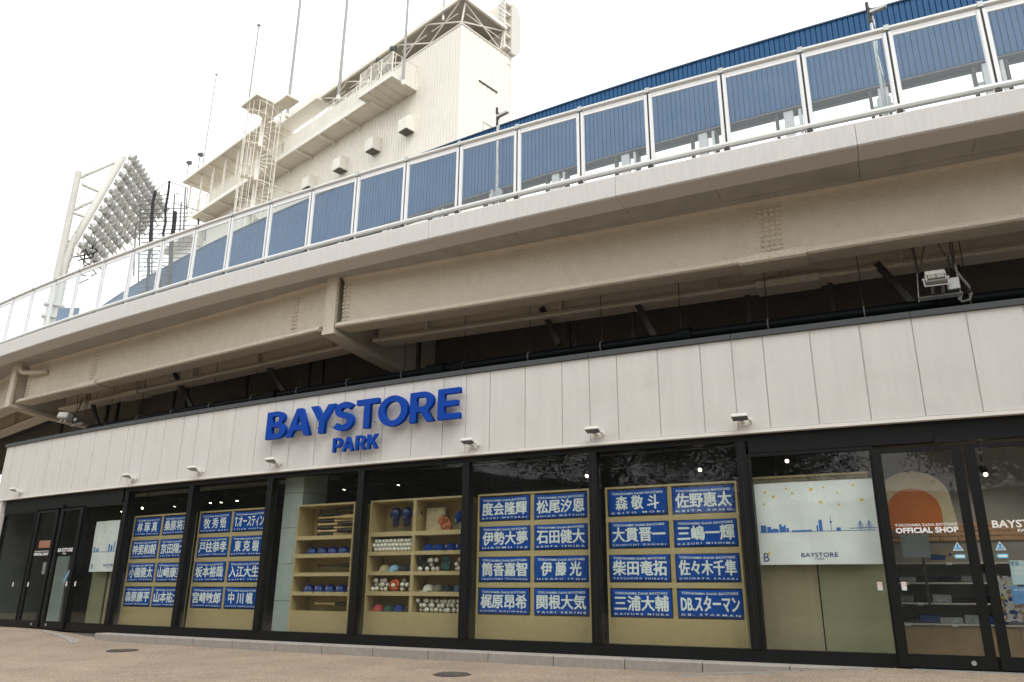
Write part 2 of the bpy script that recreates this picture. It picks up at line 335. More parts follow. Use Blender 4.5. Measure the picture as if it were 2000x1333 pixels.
# drain covers
m_iron = mat('weathered_iron', (.085, .075, .065), .8, var=.4, scale=30, bump=.4)
def cover(P, r, label):
    t = thing('drain_cover', P, label, 'drain cover')
    mb = MB(); mb.lathe([(0.001, .012), (r * .9, .012), (r * .9, 0.006), (r, .006), (r, -.02)], 28, Matrix.Translation(P)); part('cover_rim', mb, m_iron, t)
    for k in range(-4, 5):
        mb = MB(); h = math.sqrt(max(0, (r * .82) ** 2 - (k * r * .19) ** 2)); mb.box(-h, h, k * r * .19 - r * .05, k * r * .19 + r * .05, .012, .018, Matrix.Translation(P)); part('cover_bar', mb, m_iron, t)
def g_at(px, py):                                   # point of the paving seen at a photo pixel
    out = 1.0
    z = -0.2
    for _ in range(30):
        d = ray(px, py); p = Vector((0, 0, CAMZ)) + d * ((z - CAMZ) / d.z)
        r = math.hypot(p.x - CX, p.y - CY); s_ = math.atan2(p.x - CX, CY - p.y) * R0; z = gz(s_, r - R0)
    p.z = z; return p
cover(g_at(241, 1271.5), 0.26, 'round iron drain cover in the paving before the left-hand display windows')
cover(g_at(884, 1318), 0.24, 'round iron drain cover in the paving below the middle display windows')

mb = MB(); m_leafd = mat('fallen_leaf_brown', (.22, .075, .03), .8, var=.3, scale=30)
for k in range(46):
    s0, o0 = (rnd.gauss(-51.9, .6), rnd.uniform(.2, .5)) if k < 22 else ((rnd.gauss(-65.6, .7), rnd.uniform(.25, .7)) if k < 36 else (rnd.uniform(-64, -53), rnd.uniform(.31, .5)))
    c = Pf(s0, o0, gz(s0, o0) + .012); a = rnd.uniform(0, 6); u_ = Vector((math.cos(a), math.sin(a), rnd.uniform(-.2, .3))) * rnd.uniform(.015, .03); v_ = Vector((-math.sin(a), math.cos(a), .15)) * rnd.uniform(.008, .016)
    mb.add([c - u_, c - v_, c + u_, c + v_], [(0, 1, 2, 3)])
o = single('fallen_leaves', mb, m_leafd, Pf(-58, .4, -.14), 'scattered brown fallen leaves along the kerb and ramps', 'leaves'); o['kind'] = 'stuff'
# ================================================================== SHOP BUILDING
shop = thing('shop_building', Pf(-60, 0, 0), 'curved single-storey shop with pale panelled fascia and black framed windows under the walkway', 'shop')
ZB, ZT = 2.80, 4.20
SL, SR = -70.2, -44.5
sj = [-70.2, -69.75, -69.25, -68.66, -68.05, -67.44, -66.83, -66.22, -65.61, -65.02]
bays = [-64.78, -62.75, -60.62, -58.53, -56.48, -54.38, -52.295]
for i in range(6):
    a, b = bays[i], bays[i + 1]; k = (b - a) / 2.085
    sj += [a, a + .43 * k, a + 1.04 * k, a + 1.65 * k]
sj += [-52.295, -51.88, -51.28, -50.675, -50.07, -49.464, -48.86, -48.25, -47.65, -47.2, -46.7, -46.1, -45.5, -44.9]
for a, b in zip(sj[:-1], sj[1:]):
    mb = MB(); T = Fr((a + b) / 2); w = (b - a) / 2 - 0.007; mb.box(-w, w, -0.10, -0.02, ZB + 0.055, ZT - 0.085, T)
    part('fascia_panel', mb, m_fascia, shop)
mb = MB(); mb.sweep([(0.02, ZB + .03), (0.088, ZB + .03), (0.088, ZT - .05), (0.02, ZT - .05)], frange(SL, SR, 1)); part('fascia_backing', mb, m_joint, shop)
mb = MB(); mb.sweep([(-0.06, ZB), (0.125, ZB), (0.125, ZB + .045), (0.02, ZB + .052), (-0.06, ZB + .052)], frange(SL, SR, .7)); part('drip_trim', mb, m_trim, shop)
for i in range(len(bays) - 1 + 8):
    pass
cj = [-70.26, -67.4] + [b for b in bays] + [-50.07, -47.8, -44.5]
for a, b in zip(cj[:-1], cj[1:]):
    mb = MB(); mb.sweep([(-0.15, ZT - .08), (0.13, ZT - .08), (0.13, ZT - .004), (-.15, ZT)], frange(a + .004, b - .004, .6)); part('cap_flashing', mb, m_cap, shop)
# white end wall at the left
mb = MB(); T = Fr(-69.98); mb.box(-0.25, 0.12, -0.1, 3.0, 0.0, ZB - .002, T); part('end_wall', mb, m_fascia, shop)
mb = MB(); mb.box(-0.25, -0.2, -0.08, 3.0, ZB + .004, ZT - .09, T); part('end_wall', mb, m_fascia, shop)
# base plinth, head rail, sill
def seg(name, a, b, o0, o1, z0, z1, m, parent=shop):
    mb = MB(); mb.sweep([(o0, z0), (o1, z0), (o1, z1), (o0, z1)], frange(a, b, .7)); return part(name, mb, m, parent)
seg('sill_rail', -69.8, -44.6, -0.10, 0.03, -0.02, 0.14, m_black)
seg('head_rail', -64.9, -52.2, -0.10, 0.03, 2.715, 2.797, m_black)
seg('door_header', -69.8, -64.93, -0.10, 0.035, 2.50, 2.797, m_black)
seg('door_header', -52.2, -44.6, -0.10, 0.035, 2.55, 2.797, m_black)
mb = MB(); mb.box(-.28, .16, -.09, -.035, 2.525, 2.60, Fr(-49.74)); part('door_sensor', mb, m_black, shop)
mb = MB(); mb.box(-.28, .16, -.09, -.035, 2.49, 2.56, Fr(-67.2)); part('door_sensor', mb, m_black, shop)
for i, b in enumerate(bays):
    for dx, w in ((-0.033, 0.030), (0.033, 0.030)):
        mb = MB(); mb.box(dx - w, dx + w, -0.05, 0.10, 0.142, 2.713 if 0 < i < 6 else 2.713, Fr(b)); part('mullion', mb, m_black, shop)
    mb = MB(); mb.box(-.003, .003, -.046, .1, 0.142, 2.713, Fr(b)); part('mullion_seal', mb, m_dsteel, shop)
for i in range(6):
    a, b = bays[i] + .064, bays[i + 1] - .064; w = (b - a) / 2
    mb = MB(); mb.box(-w, w, .0, .012, .142, 2.713, Fr((a + b) / 2)); part('window_pane', mb, m_glass, shop)
def fixed_pane(a, b, z0, z1):
    w = (b - a) / 2; T = Fr((a + b) / 2)
    fr = MB(); t = .045
    fr.box(-w - t, -w, -.03, .06, .142, z1 + t, T); fr.box(w, w + t, -.03, .06, .142, z1 + t, T); fr.box(-w, w, -.03, .06, z1, z1 + t, T); part('pane_frame', fr, m_black, shop)
    mb = MB(); mb.box(-w, w, .0, .012, z0, z1, T); return part('window_pane', mb, m_glass, shop)
def door_leaf(a, b, z1, lock=None, out=0.05):       # glass edges a..b, stiles outside them
    w = (b - a) / 2; T = Fr((a + b) / 2, out); st = .105
    fr = MB(); fr.box(-w - st, -w, -.02, .03, .01, z1 + .05, T); fr.box(w, w + st, -.02, .03, .01, z1 + .05, T); fr.box(-w, w, -.02, .03, z1, z1 + .05, T); fr.box(-w, w, -.02, .03, .01, .15, T)
    d = part('door_leaf', fr, m_black, shop)
    mb = MB(); mb.box(-w, w, .0, .012, .15, z1, T); part('glass_pane', mb, m_glass, d)
    if lock is not None:
        mb = MB(); mb.tube(T @ Vector((lock, -.035, .075)), T @ Vector((lock, -.018, .075)), .026, 14); part('door_lock', mb, m_steel, d)
    return d
fixed_pane(-52.19, -50.755, .145, 2.50)
door_leaf(-50.625, -49.865, 2.44, lock=.26)
door_leaf(-49.62, -48.86, 2.44, lock=-.14)
fixed_pane(-48.72, -47.25, .145, 2.50)
for s_ in (-47.05,):
    mb = MB(); mb.box(-.1, .1, -.04, .1, .142, 2.545, Fr(s_)); part('mullion', mb, m_black, shop)
fixed_pane(-46.8, -45.0, .145, 2.50)
fixed_pane(-69.72, -68.29, .145, 2.46)
door_leaf(-68.02, -67.33, 2.42, lock=.2)
door_leaf(-67.02, -66.36, 2.42, lock=-.2)
fixed_pane(-66.20, -64.89, .145, 2.46)
# interior shell
def shell(name, a, b, o0, o1, z0, z1, m): return seg(name, a, b, o0, o1, z0, z1, m)
shell('shop_floor', -70.0, -44.6, -7.0, -0.101, -0.06, 0.0, m_floor)
shell('shop_ceiling', -70.0, -44.6, -7.0, -0.101, 3.25, 3.35, m_dark)
shell('lintel_back', -70.0, -44.6, -0.16, -0.101, 2.80, 3.25, m_dark)
shell('back_wall', -70.0, -44.6, -7.1, -7.0, 0, 3.25, m_darkw)
for s_ in (-69.9, -44.7):
    mb = MB(); mb.box(-.05, .05, .1, 6.9, 0, 3.25, Fr(s_)); part('side_wall', mb, m_darkw, shop)
# grey-green tiled pier behind third window, built of tiles
TT = Fr(-60.62, -0.0)
for r_ in range(5):
    z0 = 0.0 + r_ * .62
    mb = MB(); mb.box(.03, .485, .30, .33, z0 + .004, min(3.2, z0 + .616), TT); part('pier_tile', mb, m_col, shop)
    mb = MB(); mb.box(.486, .495, .335, .9, z0 + .004, min(3.2, z0 + .616), TT); part('pier_tile', mb, m_col, shop)
mb = MB(); mb.box(.04, .485, .332, .95, 0, 3.22, TT); part('pier_core', mb, m_darkw, shop)
# ceiling duct, beams, hangers inside
def duct(a, b, out, z, r, m):
    mb = MB(); pts = [Pf(s_, out, z) for s_ in frange(a, b, .8)]; mb.path(pts, r, 12); return part('ceiling_duct', mb, m, shop, smooth=True)
m_duct = mat('duct_grey', (0.40, 0.40, 0.36), 0.5, metal=0.3, var=0.15)
duct(-58.3, -44.8, -1.3, 3.02, .13, m_duct); duct(-69.8, -60.8, -1.9, 3.05, .10, m_duct)
for s_ in frange(-69, -45.5, 2.0):
    mb = MB(); mb.box(-.04, .04, .2, 6.8, 3.12, 3.24, Fr(s_)); part('ceiling_beam', mb, m_darkw, shop)
seg('track_rail', -69.6, -45, -1.02, -0.98, 2.86, 2.89, m_dsteel); seg('track_rail', -69.6, -45, -2.42, -2.38, 2.86, 2.89, m_dsteel)
# ================================================================== LETTER SIGN
def arcp(cx, cy, rx, ry, a0, a1, n=10):
    return [(cx + rx * math.cos(math.radians(a0 + (a1 - a0) * i / n)), cy + ry * math.sin(math.radians(a0 + (a1 - a0) * i / n))) for i in range(n + 1)]
def glyph(ch):
    t = .205
    if ch == 'B': return .72, [[(0, 0), (0, 1), (.37, 1)] + arcp(.37, .745, .28, .255, 90, -48) + arcp(.42, .285, .30, .285, 48, -90), [(t, .60), (t, .83)] + arcp(.36, .715, .095, .115, 90, -90, 6)[0:], [(t, .17), (t, .43)] + arcp(.40, .30, .11, .13, 90, -90, 6)]
    if ch == 'A': return .92, [[(0, 0), (.36, 1), (.56, 1), (.92, 0), (.705, 0), (.63, .215), (.29, .215), (.215, 0)], [(.355, .40), (.46, .735), (.565, .40)]]
    if ch == 'Y': return .86, [[(0, 1), (.24, 1), (.43, .62), (.62, 1), (.86, 1), (.53, .40), (.53, 0), (.33, 0), (.33, .40)]]
    if ch == 'T': return .80, [[(0, 1), (.8, 1), (.8, .815), (.505, .815), (.505, 0), (.295, 0), (.295, .815), (0, .815)]]
    if ch == 'E': return .70, [[(0, 0), (0, 1), (.69, 1), (.69, .82), (t, .82), (t, .595), (.62, .595), (.62, .42), (t, .42), (t, .18), (.70, .18), (.70, 0)]]
    if ch == 'O': return 1.0, [arcp(.5, .5, .5, .52, 0, 360, 40)[:-1], arcp(.5, .5, .285, .325, 0, 360, 32)[:-1]]
    if ch == 'R': return .76, [[(0, 0), (0, 1), (.42, 1)] + arcp(.42, .68, .31, .32, 90, -35, 10) + [(.56, .365), (.76, 0), (.53, 0), (.345, .335), (t, .335), (t, 0)], [(t, .51), (t, .825)] + arcp(.40, .667, .12, .157, 90, -90, 8)]
    if ch == 'P': return .70, [[(0, 0), (0, 1), (.40, 1)] + arcp(.40, .66, .30, .34, 90, -90, 12) + [(t, .32), (t, 0)], [(t, .50), (t, .825)] + arcp(.38, .662, .115, .162, 90, -90, 8)]
    if ch == 'K': return .78, [[(0, 0), (0, 1), (t, 1), (t, .56), (.50, 1), (.75, 1), (.435, .575), (.78, 0), (.535, 0), (.30, .415), (t, .30), (t, 0)]]
    if ch == 'S':
        c = [(.62, .80), (.55, .86), (.45, .90), (.34, .90), (.22, .86), (.15, .77), (.155, .68), (.21, .61), (.32, .56), (.43, .53), (.53, .485), (.595, .41), (.60, .29), (.54, .18), (.43, .12), (.31, .11), (.19, .14), (.08, .22)]
        # smooth centreline, offset both sides
        def cr(P, n=4):
            out = []
            for i in range(len(P) - 1):
                p0 = P[max(i - 1, 0)]; p1 = P[i]; p2 = P[i + 1]; p3 = P[min(i + 2, len(P) - 1)]
                for k in range(n):
                    u = k / n; out.append(tuple(.5 * ((2 * p1[j]) + (-p0[j] + p2[j]) * u + (2 * p0[j] - 5 * p1[j] + 4 * p2[j] - p3[j]) * u * u + (-p0[j] + 3 * p1[j] - 3 * p2[j] + p3[j]) * u ** 3) for j in (0, 1)))
            return out + [P[-1]]
        q = cr(c); L_ = []; R_ = []
        for i in range(len(q)):
            a = q[max(i - 1, 0)]; b = q[min(i + 1, len(q) - 1)]; dx, dy = b[0] - a[0], b[1] - a[1]; l = math.hypot(dx, dy); h = .103
            L_.append((q[i][0] - dy / l * h, q[i][1] + dx / l * h)); R_.append((q[i][0] + dy / l * h, q[i][1] - dx / l * h))
        return .76, [L_ + R_[::-1]]
def letter_mesh(ch, w, h, depth):
    gw, loops = glyph(ch); lo = min(p[0] for q in loops for p in q); gw = max(p[0] for q in loops for p in q) - lo; loops = [[(x - lo, y) for x, y in q] for q in loops]; c = bpy.data.curves.new('letter_curve', 'CURVE'); c.dimensions = '2D'; c.fill_mode = 'BOTH'; c.extrude = depth / 2
    for lp in loops:
        sp = c.splines.new('POLY'); sp.points.add(len(lp) - 1)
        for p, (x, y) in zip(sp.points, lp): p.co = (x / gw * w, y * h, 0, 1)
        sp.use_cyclic_u = True
    o = bpy.data.objects.new('letter_tmp', c); link(o); bpy.context.view_layer.update()
    me = bpy.data.meshes.new_from_object(o.evaluated_get(bpy.context.evaluated_depsgraph_get()))
    bpy.data.objects.remove(o); bpy.data.curves.remove(c)
    me.transform(Matrix.Rotation(math.radians(90), 4, 'X')); me.materials.clear(); me.materials.append(m_blue); return me
sign = thing('shop_sign', Fr(-58.57, 0.1, 3.0), 'raised blue BAYSTORE PARK letters on the pale fascia', 'sign')
inv = wm(sign).inverted()
for ch, a, b in (('B', -60.645, -60.17), ('A', -60.15, -59.575), ('Y', -59.60, -59.035), ('S', -59.05, -58.62), ('T', -58.565, -58.10), ('O', -58.095, -57.50), ('R', -57.455, -56.98), ('E', -56.915, -56.50)):
    me = letter_mesh(ch, b - a, .50, .075); inst('letter_' + ch.lower(), me, sign, inv @ Fr(a, .22, 3.378 - (.008 if ch == 'O' else 0)))
    for dx in (.12, (b - a) - .14): mb = MB(); mb.tube(Fr(a) @ Vector((dx, -.19, 3.5)), Fr(a) @ Vector((dx, -.10, 3.5)), .01, 6); part('standoff', mb, m_steel, sign)
x = -59.05
for ch, a, b in (('P', -59.055, -58.85), ('A', -58.845, -58.60), ('R', -58.565, -58.345), ('K', -58.315, -58.085)):
    me = letter_mesh(ch, b - a, .245, .05); inst('small_letter_' + ch.lower(), me, sign, inv @ Fr(a, .20, 3.028))
# ================================================================== FASCIA LAMPS
def lamp_at(s_, z, label):
    t = thing('wall_floodlight', Fr(s_, .1, z), label, 'floodlight', 'floodlights along the fascia')
    R = Matrix.Rotation(math.radians(-16), 4, 'X')
    mb = MB(); mb.bbox(-.115, .10, -.22, -.09, -.022, .024, .008, R); part('lamp_head', mb, m_white, t, world=False)
    mb = MB(); mb.box(-.105, .090, -.213, -.10, -.027, -.0225, R); part('lamp_glass', mb, m_lens, t, world=False)
    mb = MB(); mb.tube((.10, -.12, .0), (.135, -.12, .0), .026, 10); mb.box(.10, .12, -.12, 0, -.015, .015); mb.box(-.03, .03, -.10, 0, -.012, .02); part('arm', mb, m_white, t, world=False)
    mb = MB(); mb.box(-.05, .05, -.012, 0, -.05, .06); part('wall_bracket', mb, m_white, t, world=False)
for i, s_ in enumerate((-69.05, -64.55, -62.5, -60.43, -56.33, -54.28, -52.23)):
    lab = ['at the far left end of the fascia', 'above the left-hand doors and first towel window', 'between the first and second towel windows', 'below the letter B of the blue sign', 'just right of the blue sign, over the baseball window', 'two lamps right of the blue sign', 'rightmost, nearest the right-hand doors'][i]
    lamp_at(s_, 2.955, 'small white floodlight ' + lab)
mb = MB()
# ================================================================== DISPLAY CABINETS
CAB_OUT = -0.2
def cabinet(s_, w, rows, cols, label, zt=2.235, zb=.10, depth=.34, back=None):
    """open-fronted plywood rack; rows = [(z0, z1)] openings, cols = divider centres"""
    t = thing('display_rack', Fr(s_, CAB_OUT, 0), label, 'display rack'); e = .028
    B = lambda nm, *a, m=m_wood: part(nm, MB().box(*a), m, t, world=False)
    B('side_panel', 0, e, 0, depth, zb, zt, m=m_wood2); B('side_panel', w - e, w, 0, depth, zb, zt, m=m_wood2)
    B('top_panel', e, w - e, 0, depth, zt - e, zt, m=m_wood2)
    B('back_panel', e, w - e, depth - .012, depth, zb, zt - e)
    edges = sorted(rows, reverse=True)
    for i, (z0, z1) in enumerate(edges):
        nz = edges[i + 1][1] if i + 1 < len(edges) else None
        if nz is not None:
            B('shelf', e, w - e, 0.004, depth - .013, nz, z0, m=m_wood2)
        for c in cols: B('divider', c - .03, c + .03, 0.006, depth - .014, z0 + .0, z1)
    B('base_panel', e, w - e, .003, .02, zb, edges[-1][0], m=m_wood)
    B('base_shelf', e, w - e, .022, depth - .013, edges[-1][0] - .02, edges[-1][0])
    return t
rowsT = [(1.815, 2.205), (1.375, 1.742), (.925, 1.295), (.468, .852)]
def towel(s0, x, zc, names, romaji, wv, label, hh=.355, ww=.86):
    T = Fr(s0, CAB_OUT, 0) @ Matrix.Translation((x, .012, zc)); k1, k2, k3 = rnd.uniform(0, 6), rnd.uniform(0, 6), rnd.uniform(.6, 1.3)
    t = thing('name_towel', T, label, 'towel', 'blue name towels in the display racks')
    def wave(px, pz): return -.006 * k3 * math.sin(px * 9 + k1) * (0.6 + pz) - .004 * math.sin(pz * 14 + k2 + px * 3) - .004
    sag = rnd.uniform(.006, .016); tilt = rnd.uniform(-.012, .012)
    def warp(px, pz):
        u = (px / ww - .5) * 2; v = (pz / hh - .5) * 2
        return px - u * v * v * .006 - u * (1 - abs(v)) * -.0 + .0, pz + sag * (u * u - .5) * (1 if v > 0 else -.6) * abs(v) + tilt * u * .3
    mb = MB(); nx, nz = 22, 9; vs = []; fs = []
    for L_ in (0, 1):
        for j in range(nz + 1):
            for i in range(nx + 1):
                a, b = i / nx * ww, j / nz * hh; c, d = warp(a, b); vs.append((c, wave(a, b) + (.003 if L_ else 0), d))
    o = (nx + 1) * (nz + 1)
    for j in range(nz):
        for i in range(nx):
            q = j * (nx + 1) + i; fs.append((q, q + 1, q + nx + 2, q + nx + 1)); fs.append((o + q, o + q + nx + 1, o + q + nx + 2, o + q + 1))
    for i in range(nx): fs.append((i, o + i, o + i + 1, i + 1)); q = nz * (nx + 1) + i; fs.append((q, q + 1, o + q + 1, o + q))
    for j in range(nz): q = j * (nx + 1); fs.append((q, q + nx + 1, o + q + nx + 1, o + q)); q += nx; fs.append((q, o + q, o + q + nx + 1, q + nx + 1))
    mb.add(vs, fs); part('cloth', mb, m_towel, t, world=False, smooth=True)
    def tx(body, x0, z0, w, h, bold, nm, fat=((0, 0),)):
        mb = MB(); v2, f2 = text2d(body, w, h, bold); P = []
        for q, (ox, oz) in enumerate(fat):
            P = []
            for a, b in v2:
                c, d = warp(x0 + a + ox, z0 + b + oz); P.append((c, wave(x0 + a, z0 + b) - .0022 - q * .00012, d))
            mb.add(P, f2)
        part(nm, mb, m_print, t, world=False)
    tx('YOKOHAMA DeNA BAYSTARS', .05, hh - .062, ww - .10, .032, .018, 'small_print')
    n_ = len(names); w_ = ww - .09 if n_ > 3 else ww - .22
    tx(names if n_ > 3 else ' '.join(names), (ww - w_) / 2, .082, w_, .195, .004, 'large_characters', fat=((-.0055, 0), (.0055, 0), (0, .0036), (0, -.0036), (-.003, .0025), (.003, -.0025)))
    tx(' '.join(romaji), .04, .026, ww - .08, .026, .016, 'small_print')
def towel_rack(s0, w, data, label, who):
    cabinet(s0, w, rowsT, [w / 2 + .01], label, depth=.12)
    for r in range(4):
        for c in range(2):
            nm, ro = data[r][c]; z0, z1 = rowsT[r]
            lab = 'blue towel, %s row, %s column of %s' % (('top', 'second', 'third', 'bottom')[r], ('left', 'right')[c], who)
            towel(s0, .04 + c * (w / 2) + rnd.uniform(-.004, .008), z0 + .008 + rnd.uniform(0, .006), nm, ro, 1, lab, ww=w / 2 - .08)
towel_rack(-52.295 - 2.085 + .09, 1.86, [[('森敬斗', 'KEITO MORI'), ('佐野惠太', 'KEITA SANO')], [('大貫晋一', 'SHINICHI OHNUKI'), ('三嶋一輝', 'KAZUKI MISHIMA')], [('柴田竜拓', 'TATSUHIRO SHIBATA'), ('佐々木千隼', 'CHIHAYA SASAKI')], [('三浦大輔', 'DAISUKE MIURA'), ('DB.スターマン', 'DB. STARMAN')]],
    'pale wooden rack of eight blue towels, nearest the right-hand doors', 'the rack nearest the right-hand doors')
towel_rack(-56.48 + .085, 1.86, [[('度会隆輝', 'RYUKI WATARAI'), ('松尾汐恩', 'SHION MATSUO')], [('伊勢大夢', 'HIROMU ISE'), ('石田健大', 'KENTA ISHIDA')], [('筒香嘉智', 'YOSHITOMO TSUTSUGOH'), ('伊藤光', 'HIKARU ITOH')], [('梶原昂希', 'KOUKI KAJIWARA'), ('関根大気', 'TAIKI SEKINE')]],
    'pale wooden rack of eight blue towels, just right of the baseball rack', 'the towel rack just right of the baseball rack')
towel_rack(-62.75 + .03, 1.86, [[('牧秀悟', 'SHUGO MAKI'), ('T.オースティン', 'TYLER AUSTIN')], [('戸柱恭孝', 'YASUTAKA TOBASHIRA'), ('東克樹', 'KATSUKI AZUMA')], [('坂本裕哉', 'YUYA SAKAMOTO'), ('入江大生', 'TAISEI IRIE')], [('宮﨑敏郎', 'TOSHIRO MIYAZAKI'), ('中川颯', 'HAYATE NAKAGAWA')]],
    'pale wooden rack of eight blue towels, left of the tiled pier', 'the towel rack left of the tiled pier')
towel_rack(-64.78 + .0, 1.86, [[('林琢真', 'TAKUMA HAYASHI'), ('桑原将志', 'MASAYUKI KUWAHARA')], [('神里和毅', 'KAZUKI KAMIZATO'), ('京田陽太', 'YOTA KYODA')], [('小園健太', 'KENTA KOZONO'), ('山﨑康晃', 'YASUAKI YAMASAKI')], [('森原康平', 'KOUHEI MORIHARA'), ('山本祐大', 'YUDAI YAMAMOTO')]],
    'pale wooden rack of eight blue towels, nearest the left-hand doors', 'the rack nearest the left-hand doors')
# ---------------- baseball rack and its contents
S3 = -58.53 + .04
rowsB = [(1.715, 2.205), (1.405, 1.645), (1.092, 1.345), (.788, 1.035), (.480, .722)]
cabinet(S3, 1.86, rowsB, [.905], 'pale wooden rack filled with baseballs, caps, helmets and gloves', depth=.42)
T3 = Fr(S3, CAB_OUT, 0)
ballm = MB()
def ball_mesh():
    bm = bmesh.new(); bmesh.ops.create_uvsphere(bm, u_segments=14, v_segments=9, radius=.0365); bm.verts.index_update()
    b = MB(); b.add([v.co.copy() for v in bm.verts], [tuple(v.index for v in f.verts) for f in bm.faces], 0); bm.free()
    pts = []                                        # the curved seam as a thin raised band
    for i in range(29):
        t = 2 * math.pi * i / 28; al = .44; x = math.cos(t) * math.cos(al) + .0; 
        a = math.pi / 2 - (math.pi / 2 - al) * math.cos(t); bb = t / 2 + al * math.sin(2 * t)
        pts.append(Vector((math.sin(a) * math.cos(bb * 2), math.sin(a) * math.sin(bb * 2), math.cos(a) * 1.0)) * .0368)
    for i in range(28):
        p, q = pts[i], pts[i + 1]
        if (q - p).length > .03: continue
        sd_ = (q - p).cross(p).normalized() * .0022
        b.add([p - sd_, p + sd_, q + sd_, q - sd_], [(0, 1, 2, 3)], 1)
    me = b.mesh('baseball', [m_ball, m_seam]); me.shade_smooth(); return me
BALL = ball_mesh()
ORD = ['first', 'second', 'third', 'fourth', 'fifth', 'sixth', 'seventh', 'eighth', 'ninth', 'tenth', 'eleventh', 'twelfth', 'thirteenth', 'fourteenth', 'fifteenth', 'sixteenth', 'seventeenth', 'eighteenth', 'nineteenth', 'twentieth', 'twenty-first', 'twenty-second']
def ball(x, y, z, where):
    o = inst('baseball', BALL, None, T3 @ Matrix.Translation((x, y, z)) @ Matrix.Rotation(rnd.uniform(0, 6), 4, 'Z') @ Matrix.Rotation(rnd.uniform(0, 3), 4, 'X'))
    tag(o, 'white baseball, ' + where, 'baseball', 'white baseballs in the display rack'); return o
r = .0368
for row in range(3):
    for i in range(10 + (row == 1)):
        ball(.085 + (0 if row == 1 else .037) + i * .0755 + rnd.uniform(-.003, .003), .06 + rnd.uniform(0, .01), 1.405 + r + row * .066, '%s from left in the %s layer of the neat block' % (ORD[i], ('bottom', 'middle', 'top')[row]))
# third row right: pile, dark net bag, green glove
def pile(x0, x1, z0, where, layers=3, gap=()):
    for L_ in range(layers):
        x = x0 + r + rnd.uniform(0, .03) + (L_ % 2) * .03; c_ = 0
        while x < x1 - r:
            if not any(a < x < b for a, b in gap) and rnd.random() > .08: ball(x, .07 + rnd.uniform(0, .10), z0 + r + L_ * .0665 + rnd.uniform(-.002, .006), '%s in the %s layer of %s' % (ORD[c_], ('bottom', 'middle', 'top')[L_], where)); c_ += 1
            x += .0745 + rnd.uniform(0, .012)
pile(1.09, 1.36, 1.092, 'the pile left of the dark green glove'); pile(1.60, 1.83, 1.092, 'the pile right of the dark green glove')
pile(.04, .40, .788, 'the pile left of the orange glove'); pile(.60, .87, .788, 'the pile right of the orange glove')
pile(.955, 1.83, .480, 'the bottom right pile')
ball(1.775, .08, 1.715 + r, 'alone beside the blue cap in the top right compartment'); ball(1.03, .05, 1.092 + r, 'under the dark net in the third row'); ball(.515, .06, .88, 'held in the pocket of the orange glove')
# caps
def cap_mesh(name, m, brim_drop=.0):
    b = MB(); n = 16
    vs = []; fs = []; rings = 7
    for j in range(rings + 1):
        ph = math.pi / 2 * j / rings; rr = .088 * math.cos(ph) ** .75; z = .105 * math.sin(ph)
        for k in range(n):
            t = 2 * math.pi * k / n; vs.append((rr * 1.0 * math.cos(t), rr * 1.12 * math.sin(t), z))
    for j in range(rings):
        for k in range(n): fs.append((j * n + k, j * n + (k + 1) % n, (j + 1) * n + (k + 1) % n, (j + 1) * n + k))
    b.add(vs, fs)
    top = []; bot = []
    for k in range(11):                              # curved brim towards -y
        t = math.pi + math.pi * k / 10; cxx = .078 * math.cos(t); base = .098 * math.sin(t)
        for L_, e in ((0, 0), (1, 1)):
            yy = base * (1 - e) + (base * .55 - .115 * math.sin(-t) ** .6 if False else base - .07 * abs(math.sin(t)) ** .8) * e
            zz = .008 - 3.2 * cxx * cxx * (.5 + .5 * e) + .006 * e
            (top if e == 0 else bot).append((cxx * (1 + .05 * e), yy, zz))
    A = top + bot; m_ = len(top); V = [Vector(p) for p in A] + [Vector(p) - Vector((0, 0, .004)) for p in A]; F = []
    for k in range(m_ - 1): F.append((k, k + 1, m_ + k + 1, m_ + k)); F.append((2 * m_ + k, 3 * m_ + k, 3 * m_ + k + 1, 2 * m_ + k + 1)); F.append((m_ + k, m_ + k + 1, 3 * m_ + k + 1, 3 * m_ + k))
    b.add(V, F); b.lathe([(.0005, .112), (.008, .110), (.009, .104)], 8)
    me = b.mesh(name, m); me.shade_smooth(); return me
CAPS = {}
def cap(T, s0x, colname, m, label, emblem=False, rot=-60, scale=1.0):
    if colname not in CAPS: CAPS[colname] = cap_mesh('crown_and_brim', m)
    M_ = T @ Matrix.Translation(s0x) @ Matrix.Rotation(math.radians(rot), 4, 'Z') @ Matrix.Scale(scale, 4)
    t = thing('baseball_hat', M_, label, 'hat', 'baseball hats in the display racks'); inst('crown_and_brim', CAPS[colname], t, Matrix())
    if emblem:
        mb = MB(); v2, f2 = text2d(emblem, .034, .042, .02); P = []
        for a, b_ in v2: P.append((a - .017, -.1 + 1.4 * (b_ - .02) ** 1 * (.35) - .0025 + (a - .017) ** 2 * 6, .03 + b_))
        mb.add(P, f2); part('emblem', mb, m_decal, t, world=False)
    return t
for i, x in enumerate((1.15, 1.34, 1.55, 1.745)):
    cap(T3, (x, .13, 1.409), 'blue', m_capb, 'blue cap, %s of the four on the second row right shelf of the baseball rack' % ('leftmost', 'second', 'third', 'rightmost')[i], emblem='Y' if i > 1 else 'B', rot=-20 if i > 1 else -50)
capcols = {'sand': (.38, .30, .17), 'skyblue': (.20, .38, .50), 'black': (.015, .016, .02), 'cream': (.50, .48, .38), 'olive': (.13, .12, .09), 'pinkred': (.42, .06, .07), 'green': (.03, .07, .045), 'navy': (.018, .035, .16), 'slate': (.05, .08, .13)}
def cm(c): return mat('cap_' + c, capcols[c], .8, var=.08, scale=20)
